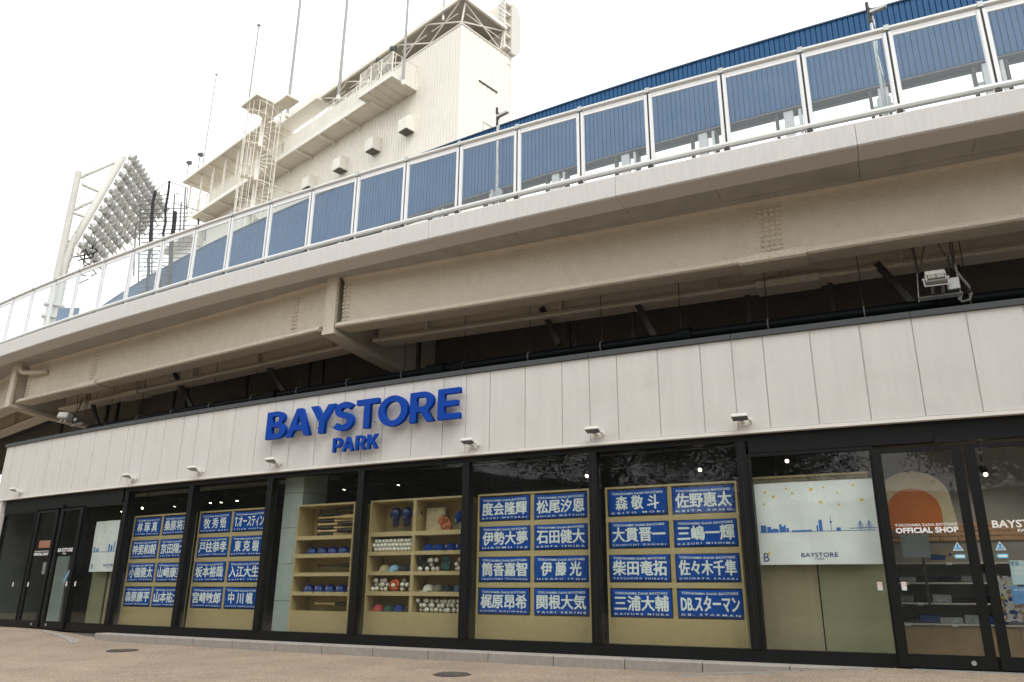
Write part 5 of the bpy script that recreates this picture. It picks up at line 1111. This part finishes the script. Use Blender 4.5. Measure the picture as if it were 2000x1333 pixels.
# rounded end of the screen casing
def rrect(x0, x1, z0, z1, r_, both=False):
    return [(x0, z0)] + arcp(x1 - r_, z0 + r_, r_, r_, -90, 0, 8) + arcp(x1 - r_, z1 - r_, r_, r_, 0, 90, 8) + [(x0, z1)]
mb = MB(); P = rrect(4.75, 5.75, 38.9, 43.4, .85); n_ = len(P)
mb.add([MT @ Vector((-.3, x, z)) for x, z in P] + [MT @ Vector((12, x, z)) for x, z in P], [tuple(range(n_)), tuple(range(2 * n_ - 1, n_ - 1, -1))] + [(i, (i + 1) % n_, n_ + (i + 1) % n_, n_ + i) for i in range(n_)]); part('screen_casing', mb, mat('casing_paint', (.60, .58, .53), .5, var=.04), sb)
mb = MB(); mb.box(.1, 12, 4.05, 4.74, 39.0, 43.2, MT); part('screen_recess', mb, m_creamd, sb)
for z in (39.2, 40.2, 41.2, 42.2, 43.1): mb = MB(); mb.box(-.25, .09, 4.05, 4.74, z, z + .12, MT); part('casing_rib', mb, m_cream2, sb)
mb = MB(); mb.box(-.35, -.05, 3.9, 4.04, 38.9, 43.3, MT); part('casing_post', mb, m_cream2, sb)
for k in range(6): bar((-.4, 3.2, 41 + k * .4), (-.4, 3.9, 41 + k * .4), .03, m_steel, 'ladder_rung')
bar((-.4, 3.2, 40.6), (-.4, 3.2, 44), .04, m_steel, 'ladder_rail'); bar((-.4, 3.6, 40.6), (-.4, 3.6, 44.5), .04, m_steel, 'ladder_rail')
# vent hoods
for i, u_ in enumerate((5.0, 8.85, 12.95, 17.2)):
    P = [(-.0, 31.95)] + [(-.78, 31.95)] + [(-.78, 32.75)] + arcp(-.43, 32.75, .35, .35, 180, 90, 6)[1:] + [(0, 33.1)]
    mb = MB(); n_ = len(P); mb.add([MT @ Vector((u_ - .48, v, z)) for v, z in P] + [MT @ Vector((u_ + .48, v, z)) for v, z in P], [tuple(range(n_)), tuple(range(2 * n_ - 1, n_ - 1, -1))] + [(k, (k + 1) % n_, n_ + (k + 1) % n_, n_ + k) for k in range(n_)])
    h = part('vent_hood', mb, m_cream2, sb); mb = MB(); mb.box(u_ - .42, u_ + .42, -.73, -.05, 31.925, 31.945, MT); part('hood_grille', mb, mat('grille_grey', (.13, .12, .10), .7), h)
# walkway along the face
W1 = 1.5
mb = MB(); mb.box(8.35, 36.3, -W1, -.0, 35.42, 35.52, MT); part('gallery_floor', mb, m_creamd, sb)
mb = MB(); mb.box(8.35, 36.3, -W1 - .08, -W1 - .002, 35.36, 35.72, MT); part('gallery_kick_plate', mb, m_cream2, sb)
mb = MB(); mb.box(4.6, 8.34, -2.25, 0, 35.40, 35.50, MT); part('platform_floor', mb, m_creamd, sb)
mb = MB(); mb.box(4.5, 8.42, -2.33, -2.252, 35.34, 35.70, MT); mb.box(4.5, 4.598, -2.25, 0, 35.34, 35.70, MT); mb.box(8.345, 8.42, -2.25, -1.6, 35.34, 35.70, MT); part('platform_edge', mb, m_cream2, sb)
for k in range(9): u_ = 8.02 + 3.27 * k; mb = MB(); mb.box(u_ - .07, u_ + .07, -W1, 0, 35.20, 35.415, MT); mb.box(u_ - .06, u_ + .06, -.1, 0, 34.9, 35.2, MT); part('gallery_bracket', mb, m_cream2, sb)
for k in range(5): u_ = 5.0 + k * .8; mb = MB(); mb.box(u_ - .03, u_ + .03, -2.24, 0, 35.33, 35.398, MT); part('floor_rib', mb, m_creamd, sb)
# guard rail of the gallery: panels of bars
def guard(u0, u1, v, z0, h, nm='gallery_railing', step=.155, solid=False):
    mb = MB(); mb.box(u0, u1, v - .025, v + .025, z0 + h - .05, z0 + h, MT); mb.box(u0, u1, v - .02, v + .02, z0 + .02, z0 + .06, MT)
    for q in frange(u0, u1, step): mb.box(q - .014, q + .014, v - .012, v + .012, z0 + .06, z0 + h - .05, MT)
    for q in frange(u0, u1, 1.6): mb.box(q - .035, q + .035, v - .035, v + .035, z0, z0 + h, MT)
    part(nm, mb, m_cream2, sb)
guard(8.4, 20.0, -W1 - .04, 35.72, 1.75); guard(20.0, 36.2, -W1 - .04, 35.72, 1.25); guard(4.55, 8.35, -2.29, 35.70, 1.75)
mb = MB(); mb.box(8.4, 24.0, -W1 - .02, -W1 + .0, 35.74, 37.1, MT); part('gallery_screen', mb, m_cream2, sb)
for k in range(4): v = -.4 - k * .55; mb = MB(); mb.box(4.53, 4.57, v - .02, v + .02, 35.7, 37.4, MT); part('platform_baluster', mb, m_cream2, sb)
bar((4.55, -2.29, 37.4), (4.55, 0, 37.4), .035, nm='platform_handrail')
# canopy roof on posts at the left
mb = MB(); mb.box(22.5, 38.2, -2.0, 1.0, 39.85, 40.0, MT); part('canopy_roof', mb, m_creamd, sb)
mb = MB(); mb.box(22.5, 38.28, -2.10, -2.002, 39.78, 40.1, MT); mb.box(38.202, 38.3, -2.002, 1.0, 39.78, 40.1, MT); part('canopy_edge', mb, m_cream2, sb)
for k in range(7): u_ = 23.5 + 2.35 * k; mb = MB(); mb.box(u_ - .05, u_ + .05, -1.99, .9, 39.70, 39.849, MT); part('canopy_rib', mb, m_creamd, sb); mb = MB(); mb.box(u_ - .07, u_ + .07, -1.5, -1.36, 35.5, 39.85, MT); part('canopy_post', mb, m_cream2, sb)
mb = MB(); mb.box(16.5, 24.5, -.9, .5, 40.0, 40.6, MT); part('roof_parapet', mb, m_cream2, sb)
# lower block and stair under the left end
mb = MB(); mb.box(36.5, 42.0, -.5, 4, 30, 35.0, MT); part('side_block', mb, m_cream, sb)
mb = MB(); mb.box(36.3, 42.5, -1.6, -.55, 33.6, 33.72, MT); mb.box(40, 42.4, -1.8, 2, 31.0, 31.1, MT); part('side_landing', mb, m_creamd, sb)
for k in range(10): bar((36.3 + k * .62, -1.6, 33.7), (36.3 + k * .62, -1.6, 34.8), .025, m_cream2, 'landing_baluster')
bar((36.3, -1.6, 34.8), (42.0, -1.6, 34.8), .03, m_cream2, 'landing_rail')
# roof line wires and posts
for k in range(12): u_ = 1.5 + 3.3 * k; z = 40.6 if u_ < 17 else 40.05; bar((u_, -.4, z), (u_, -.4, z + 1.15), .022, m_cream2, 'roof_rail_post', n_=4)
bar((0, -.4, 41.75), (17, -.4, 41.75), .018, m_cream2, 'roof_rail', n_=4); bar((17, -.4, 41.5), (38, -.4, 41.2), .018, m_cream2, 'roof_rail', n_=4)
# spiral staircase
ss = thing('spiral_staircase', MT @ Vector((20.6, -3.25, 28)), 'cream spiral staircase in a cage of vertical bars on the scoreboard building', 'staircase')
SU, SV, SRr = 20.6, -3.25, 1.38
TS = MT @ Matrix.Translation((SU, SV, 0))
mb = MB(); mb.tube(TS @ Vector((0, 0, 24)), TS @ Vector((0, 0, 41.3)), .19, 14); part('centre_column', mb, m_cream2, ss, smooth=False)
for k in range(16):
    a = 2 * math.pi * k / 16
    if 3 <= k <= 3: continue
    mb = MB(); mb.tube(TS @ Vector((SRr * math.cos(a), SRr * math.sin(a), 24)), TS @ Vector((SRr * math.cos(a), SRr * math.sin(a), 39.8 if k % 8 else 41.0)), .028, 5); part('cage_bar', mb, m_cream2, ss)
nst = 74
for k in range(nst):
    z = 24.4 + k * .205; a0 = k * math.radians(24); a1 = a0 + math.radians(26)
    vs = []
    for zz in (z, z + .05):
        for (r_, a) in ((.16, a0), (SRr - .05, a0), (SRr - .05, a1), (.16, a1)): vs.append(TS @ Vector((r_ * math.cos(a), r_ * math.sin(a), zz)))
    mb = MB(); mb.add(vs, [(0, 3, 2, 1), (4, 5, 6, 7), (0, 1, 5, 4), (1, 2, 6, 5), (2, 3, 7, 6), (3, 0, 4, 7)]); part('tread', mb, m_creamd, ss)
mb = MB(); mb.path([TS @ Vector((SRr * math.cos(math.radians(24) * k / 2), SRr * math.sin(math.radians(24) * k / 2), 25.3 + k * .1025)) for k in range(nst * 2)], .03, 5); part('spiral_handrail', mb, m_cream2, ss, smooth=True)
mb = MB(); mb.path([TS @ Vector((SRr * 1.25 * math.cos(math.radians(a)), SRr * 1.25 * math.sin(math.radians(a)), 41.6)) for a in range(-40, 260, 12)], .022, 4); part('top_hoop', mb, m_cream2, ss, smooth=True)
mb = MB(); mb.box(-1.1, 1.3, -1.35, 1.3, 39.75, 39.9, TS); part('top_landing', mb, m_creamd, ss)
mb = MB(); mb.box(-1.2, 1.4, -1.46, -1.352, 39.7, 40.02, TS); mb.box(1.302, 1.4, -1.35, 2.2, 39.7, 40.02, TS); mb.box(-1.20, -1.102, -1.35, 1.3, 39.7, 40.02, TS); part('landing_edge', mb, m_cream2, ss)
mb = MB(); mb.box(-2.9, -1.21, .3, 1.5, 39.74, 39.89, TS); part('link_bridge', mb, m_creamd, ss)
for k in range(9): q = -1.45 + k * .37; mb = MB(); mb.tube(TS @ Vector((q, -1.4, 40.0)), TS @ Vector((q, -1.4, 41.05)), .02, 4); part('landing_baluster', mb, m_cream2, ss)
mb = MB(); mb.tube(TS @ Vector((-1.5, -1.4, 41.05)), TS @ Vector((1.55, -1.4, 41.05)), .025, 5); part('landing_rail', mb, m_cream2, ss)
for z in (28, 33, 38): mb = MB(); mb.tube(TS @ Vector((0, .2, z)), TS @ Vector((0, 3.2, z)), .06, 6); part('wall_tie', mb, m_cream2, ss)
# antenna poles
m_pole = mat('pole_grey_paint', (.30, .30, .295), .5, var=.05)
def pole(px0, py0, px1, py1, off, r_, label, top=False):
    n_ = -dR; P0 = K + n_ * off; a = on_plane(px0, py0, P0, n_); b = on_plane(px1, py1, P0, n_); b = Vector((a.x, a.y, b.z))
    t = thing('antenna_pole', a, label, 'pole', None); mb = MB(); mb.tube(a, b, r_ * 1.45, 8, r_ * 1.15); part('pole_shaft', mb, m_pole, t)
    mb = MB(); mb.tube(a - Vector((0, 0, .25)), a + Vector((0, 0, .1)), r_ * 1.8, 8); part('pole_foot', mb, m_cream2, t)
    if top: mb = MB(); mb.tube(b, b + Vector((0, 0, .10)), r_ * 3, 8, r_ * 3.6); part('pole_cap', mb, m_steel, t)
pole(395, 330, 419, 150, 1.6, .045, 'thin capped pole at the left end of the scoreboard roof', True); pole(484, 212, 502, 54, 1.6, .06, 'thin white pole rising behind the spiral staircase', True)
pole(561, 225, 586, -60, 1.4, .10, 'tall white pole to the right of the spiral staircase'); pole(661, 190, 679, -60, 1.5, .095, 'tall white pole in the middle of the gallery'); pole(787, 160, 797, -60, 1.6, .07, 'tall white pole by the end platform of the gallery'); pole(866, 34, 868, -30, .4, .05, 'short pole near the apex of the scoreboard roof')
# horn speakers
def horn(px, py, off, label):
    n_ = -dR; P = on_plane(px, py, K + n_ * off, n_); t = thing('horn_speaker', P, label, 'speaker'); mb = MB(); mb.tube(P + Vector((-.18, 0, .08)), P + Vector((.2, -.1, -.04)), .17, 10, .25); part('horn', mb, mat('horn_dark_green', (.09, .10, .09), .5), t, smooth=False)
    mb = MB(); mb.tube(P, P - Vector((0, 0, 1.9)), .06, 6); part('horn_stand', mb, m_pole, t); 
horn(768, 97, 2.2, 'dark horn speaker on the end platform, nearest the corner'); horn(741, 119, 1.8, 'dark horn speaker left of the end platform'); horn(391, 303, 1.8, 'dark horn speaker on the canopy roof beside the capped pole'); horn(369, 319, 1.9, 'dark horn speaker at the left tip of the canopy roof')
# ================================================================== FLOODLIGHT TOWER
lt = thing('floodlight_tower', Vector((-29.3, 46.5, 0)), 'white stadium floodlight tower with a tilted bank of lamps at the left', 'floodlight tower')
A0 = Vector((-29.5, 46.42, 0)); B0 = Vector((-28.82, 46.84, 0))
rowd = Vector((math.sin(math.radians(-7)), math.cos(math.radians(-7)), 0)); lat = Vector((rowd.y, -rowd.x, 0))
def tat(px, py, dist=55.0):
    d = ray(px, py); return Vector((0, 0, CAMZ)) + d * (dist / math.hypot(d.x, d.y))
tops = tat(153.6, 336); bend = tat(134, 490); armt = tat(240, 306); mtop = tat(128, 520)
mb = MB(); mb.tube(Vector((tops.x, tops.y, 0)), Vector((tops.x, tops.y, tops.z)), .30, 14, .20); part('rear_mast', mb, m_tower, lt, smooth=False)
mb = MB(); mb.path([Vector((bend.x - .0, bend.y, 0)), Vector((bend.x, bend.y, bend.z - 2.2)), bend - Vector((0, 0, .9)), bend + (armt - bend) * .06, armt], .24, 14); part('bent_mast', mb, m_tower, lt, smooth=True)
for p in ((153, 349, 225, 318), (160, 361, 205, 380), (140, 413, 183, 392), (142, 416, 165, 424), (125, 473, 137, 470), (112, 518, 130, 509)):
    mb = MB(); mb.tube(tat(p[0], p[1]), tat(p[2], p[3]), .10, 8); part('cross_strut', mb, m_tower, lt)
for z in (17.2, 18.0): 
    mb = MB(); mb.tube(Vector((bend.x, bend.y, z)), Vector((bend.x, bend.y, z + .15)), .42, 14); mb.tube(Vector((tops.x, tops.y, z)), Vector((tops.x, tops.y, z + .15)), .42, 14); part('mast_collar', mb, m_tower, lt)
for dx in (.35, .7): mb = MB(); mb.tube(tops + Vector((dx, .1, -10)), tops + Vector((dx, .1, 1.0)), .03, 4); part('ladder_rail', mb, m_tower, lt)
for k in range(26): mb = MB(); mb.tube(tops + Vector((.35, .1, -9.6 + k * .4)), tops + Vector((.7, .1, -9.6 + k * .4)), .025, 4); part('ladder_rung', mb, m_tower, lt)
mb = MB(); mb.tube(tops + Vector((.2, 0, 0)), tops + Vector((.2, 0, 6)), .02, 4); part('lightning_rod', mb, m_steel, lt)
# lamp bank: rows run away from the camera, stacked up the tilted arm
arm = armt - bend
def row_len(f):
    return 11.0 if f > .25 else 6.0
nrow = 11
for i in range(nrow):
    f = .06 + .94 * i / (nrow - 1); base = bend + arm * f + lat * .35; L_ = 3.3 + 5.4 * f
    mb = MB()
    for dz in (0, -.55): mb.tube(base + Vector((0, 0, dz)), base + rowd * L_ + Vector((0, 0, dz)), .055, 5)
    for k in range(int(L_ / 1.0)): mb.tube(base + rowd * k + Vector((0, 0, 0)), base + rowd * (k + .5) + Vector((0, 0, -.55)), .035, 4); mb.tube(base + rowd * (k + .5) + Vector((0, 0, -.55)), base + rowd * (k + 1), .035, 4)
    part('lamp_rack', mb, m_tower, lt)
    mb = MB(); q = (rowd * .25 + lat * 1.0 + Vector((0, 0, -.45))).normalized()
    for k in range(int(L_ / .60)):
        p = base + rowd * (k * .60 + .3) + lat * .25 + Vector((0, 0, .12)); T = Matrix.Translation(p) @ (q + Vector((rnd.uniform(-.2, .2), rnd.uniform(-.2, .2), rnd.uniform(-.15, .15)))).to_track_quat('Z', 'Y').to_matrix().to_4x4()
        mb.lathe([(.02, -.36), (.11, -.33), (.16, -.2), (.28, .0), (.32, .10), (.27, .12), (.001, .05)], 9, T)
    part('lamp_row', mb, m_lamp, lt, kind='stuff', smooth=False)
for k in range(6):
    f0 = .06 + .94 * k / 8; mb = MB()
for q in (.9, 2.6, 4.6, 6.6):
    mb = MB(); mb.tube(bend + arm * max(.03, (q - 3.0) / 5.4) + lat * .3 + rowd * q, armt + lat * .3 + rowd * q, .07, 6); part('rack_upright', mb, m_tower, lt)
mb = MB()
for k in range(26):
    p = bend + lat * rnd.uniform(.2, 1.6) + rowd * rnd.uniform(0, 3.0) + Vector((0, 0, rnd.uniform(-1.2, .7))); q = p + Vector((rnd.uniform(-.8, .8), rnd.uniform(-.8, .8), rnd.uniform(-.5, .5))); mb.tube(p, q, .05, 4)
part('cable_bundle', mb, m_scaf, lt, kind='stuff')
# far blue hoarding piece behind the tower foot
mb = MB(); T = Matrix.Translation(tat(133, 618, 40)); mb.box(-.5, .45, -.05, .05, -2.0, .4, T); single('blue_hoarding', mb, m_bluew, T, 'small piece of blue hoarding at the foot of the floodlight tower', 'hoarding')
# ================================================================== SCAFFOLD
sc_ = thing('scaffold', tat(320, 470, 34), 'dark scaffold frame with black wrapped poles left of the scoreboard building', 'scaffold')
def S_(x, y, d=34.0): return tat(x, y, d)
for x0, y0, x1, y1, w, d in ((284, 600, 302, 374, .065, 34), (311, 560, 330, 354, .055, 34.8), (328, 570, 342, 414, .09, 33.2), (384, 470, 387, 428, .045, 33)):
    P = [S_(x0, y0, d).lerp(S_(x1, y1, d), k / 10) + Vector((rnd.uniform(-.04, .04), 0, 0)) for k in range(11)]; mb = MB(); mb.path(P, w, 7); part('wrapped_pole', mb, m_scaf, sc_)
for x, y0, y1, d in ((362, 470, 368, 33.5), (354, 480, 395, 36), (341, 440, 380, 36.5), (274, 560, 400, 36), (404, 470, 430, 34), (265, 540, 440, 36), (300, 545, 365, 36.5)):
    mb = MB(); mb.tube(S_(x - 4, y0, d), S_(x, y1, d), .035, 5); part('standard_tube', mb, m_scafp, sc_)
for k in range(26):
    y = 372 + k * 8; mb = MB(); x0 = 270 + rnd.uniform(-4, 8); x1 = (330 if k < 3 else 366 + rnd.uniform(-10, 26)); mb.tube(S_(x0, y + 14, 34), S_(x1, y + 14 + (x1 - x0) * .10 - 12, 35.5), .022, 4); part('ledger_tube', mb, m_scafp, sc_)
    if k % 2: mb = MB(); mb.tube(S_(x0 + 6, y + 20, 34), S_(x0 + 45, y - 8, 35.5), .018, 4); part('diagonal_tube', mb, m_scafp, sc_)
for a, b in (((330, 354), (366, 368)), ((302, 374), (330, 354)), ((342, 378), (356, 380)), ((340, 397), (388, 412)), ((366, 368), (364, 410))): mb = MB(); mb.tube(S_(*a), S_(*b, 34.6), .02, 4); part('top_tube', mb, m_scafp, sc_)
m_pole0 = mat('lamp_post_paint', (.60, .60, .58), .5)
# ================================================================== WHAT THE GLASS REFLECTS: trees and a block across the street
m_leaf = mat('dark_leaf', (.030, .050, .018), .6, var=.3, scale=3); m_bark = mat('bark', (.10, .075, .055), .9, var=.2, bump=.5)
def leaf_mesh(n_, rx, rz):
    rr = random.Random(5); mb = MB(); cl = []
    for _ in range(46): 
        a = rr.uniform(0, 6.28); q = rr.random() ** .5; z = rr.uniform(-1, 1); k = math.sqrt(max(0, 1 - z * z)); cl.append((Vector((rx * q * k * math.cos(a), rx * q * k * math.sin(a), rz * z * (.6 + .4 * q))), rr.uniform(.8, 1.6)))
    for i in range(n_):
        c, r_ = rr.choice(cl); p = c + Vector((rr.gauss(0, 1), rr.gauss(0, 1), rr.gauss(0, .7))) * r_ * .5
        u_ = Vector((rr.uniform(-1, 1), rr.uniform(-1, 1), rr.uniform(-.6, .6))).normalized(); v = u_.cross(Vector((rr.uniform(-1, 1), rr.uniform(-1, 1), 1))).normalized(); s_ = rr.uniform(.05, .10)
        mb.add([p - u_ * s_, p - v * s_ * .5, p + u_ * s_, p + v * s_ * .5], [(0, 1, 2, 3)])
    return mb.mesh('crown', m_leaf)
LEAF = leaf_mesh(30000, 4.2, 2.8)
def tree(x, y, h, sc, label):
    t = thing('street_tree', Vector((x, y, -.6)), label, 'tree', 'street trees mirrored in the shop glass'); mb = MB(); rr = random.Random(int(x * 10))
    pts = [(0, 0, 0), (.1, .05, h * .3), (-.1, .1, h * .6), (.1, 0, h * .9)]; mb.path(pts, .22, 8); part('trunk', mb, m_bark, t, world=False, smooth=True)
    for k in range(6):
        a = k * 1.05 + rr.random(); p0 = Vector((0, .05, h * (.45 + .06 * k))); p1 = p0 + Vector((math.cos(a) * 1.6, math.sin(a) * 1.6, 1.1)); mb = MB(); mb.tube(p0, p0.lerp(p1, .5), .09, 6, .07); mb.tube(p0.lerp(p1, .5), p1 + Vector((.2, .1, .7)), .07, 6, .03); part('limb', mb, m_bark, t, world=False)
    inst('crown', LEAF, t, Matrix.Translation((0, 0, h)) @ Matrix.Rotation(rr.uniform(0, 6), 4, 'Z') @ Matrix.Scale(sc, 4))
for x, y, h, s_, lab in ((9.5, -3.5, 7.6, 1.0, 'dark broadleaf tree mirrored in the glass of the right-hand doors'), (1.5, -8.5, 8.2, 1.05, 'dark broadleaf tree mirrored above the right-hand poster'), (-7.5, -6.5, 8.0, 1.1, 'dark broadleaf tree mirrored over the towel racks'), (-17, -7, 8.5, 1.15, 'dark broadleaf tree mirrored in the bat rack window'), (-28, -3, 8.6, 1.2, 'dark broadleaf tree mirrored over the left towel racks'), (18, -6, 8.2, 1.1, 'dark broadleaf tree behind the photographer on the right'), (-38, 4, 8.8, 1.2, 'dark broadleaf tree added to darken the left-hand door reflections'), (-46, -4, 9.0, 1.3, 'dark broadleaf tree added before the far-left screening block'), (-50, 8, 9.0, 1.3, 'dark broadleaf tree added farthest left to screen the sky'), (-44, 16, 9.0, 1.2, 'dark broadleaf tree added near the left shop end to screen the sky')): tree(x, y, h, s_, lab)  # last four trees are unseen additions that darken the left glass reflections
ob = thing('street_block', Vector((-10, -34, -.6)), 'grey office block across the street, mirrored in the shop glass', 'building')
sky_screen = thing('street_block', Matrix.Translation((-50, 40, -.6)) @ Matrix.Rotation(math.radians(-90), 4, 'Z'), 'grey block added at the far left to screen bright sky from the glass', 'building')  # unseen block, added and lengthened to keep bright sky out of the reflections
part('wall', MB().box(-10, 90, -8, 0, 0, 12), mat('sky_screen_wall', (.10, .105, .10), .8, var=.1, scale=.4), sky_screen, world=False)
part('wall', MB().box(-52, 50, -8, 0, 0, 8), mat('office_grey_wall', (.16, .16, .16), .8, var=.08, scale=.4), ob, world=False)
wme = MB().box(-1.3, 1.3, 0, .08, 0, 1.7).mesh('window', mat('office_window_glass', (.03, .035, .04), .1))
for r_ in range(3):
    for k in range(24):
        if r_ < 2: inst('window', wme, ob, Matrix.Translation((-48 + k * 4.1, .002, 1.2 + r_ * 3.5)))
        if k < 21 and r_ < 3: inst('window', wme, sky_screen, Matrix.Translation((-6 + k * 4.4, .002, 1.2 + r_ * 3.6)))
# parked van seen only as a reflection; lamp posts added for pale reflections
vn = thing('parked_van', Matrix.Translation((3.0, -9.5, -.62)) @ Matrix.Rotation(math.radians(8), 4, 'Z'), 'pale delivery van parked across the street, mirrored in the right-hand window', 'van')
m_van = mat('van_paint', (.62, .62, .60), .35)
mb = MB(); P = [(-2.3, .35), (-2.3, 1.25), (-1.9, 1.95), (2.3, 2.0), (2.35, .35)]; mb.prism(P, -.85, .85); part('body', mb, m_van, vn, world=False)
for x in (-1.35, 1.45):
    for y in (-.80, .80): mb = MB(); mb.tube((x, y - .1, .33), (x, y + .1, .33), .33, 16); part('wheel', mb, m_pipe, vn, world=False)
for y in (-.86, .855):
    for x0, x1 in ((-1.6, -.9), (-.75, .5), (.65, 1.9)): mb = MB(); mb.box(x0, x1, y, y + .006, 1.2, 1.75); part('side_window', mb, m_lens, vn, world=False)
for i, (x, y) in enumerate(((-4.5, -4.0), (-13.5, -1.0), (-24, 1.5))):
    t = thing('added_street_lamp', Vector((x, y, -.62)), 'pale street lamp post added to be mirrored in the glass, %s of three' % ('nearest', 'middle', 'farthest')[i], 'street lamp', 'street lamps added to be mirrored in the shop glass')
    mb = MB(); mb.tube((0, 0, 0), (0, 0, 5.2), .09, 10, .06); part('pole', mb, m_pole0, t, world=False)
    mb = MB(); mb.tube((0, 0, 5.2), (.7, .3, 5.5), .04, 8); part('arm', mb, m_pole0, t, world=False); mb = MB(); mb.bbox(.6, 1.15, .2, .5, 5.45, 5.58, .03); part('lamp_head', mb, m_pole0, t, world=False)
# street banner mirrored in the door glass
bn = thing('street_banner', Matrix.Translation((5.6, -1.6, 0)) @ Matrix.Rotation(math.radians(180 + 26), 4, 'Z'), 'grey street banner with black Japanese lettering, mirrored in the right-hand door', 'banner')
part('banner_cloth', MB().box(-2.2, 2.2, 0, .01, .2, 1.25), mat('banner_grey', (.26, .27, .27), .8), bn, world=False)
for x in (-2.2, 2.2): mb = MB(); mb.tube((x, .03, -.9), (x, .03, 1.3), .025, 6); part('banner_post', mb, m_steel, bn, world=False)
mb = MB(); add_text(mb, '市内全域ポイ捨て禁止', -1.95, -.003, .86, 3.9, .3, .02); add_text(mb, 'きれいなまちにしましょう', -1.8, -.003, .5, 3.4, .22, .02); add_text(mb, '違反した場合には', -1.2, -.003, .27, 2.2, .14, .01); part('lettering', mb, mat('banner_ink', (.02, .02, .02), .8), bn, world=False)
bpy.context.view_layer.update()
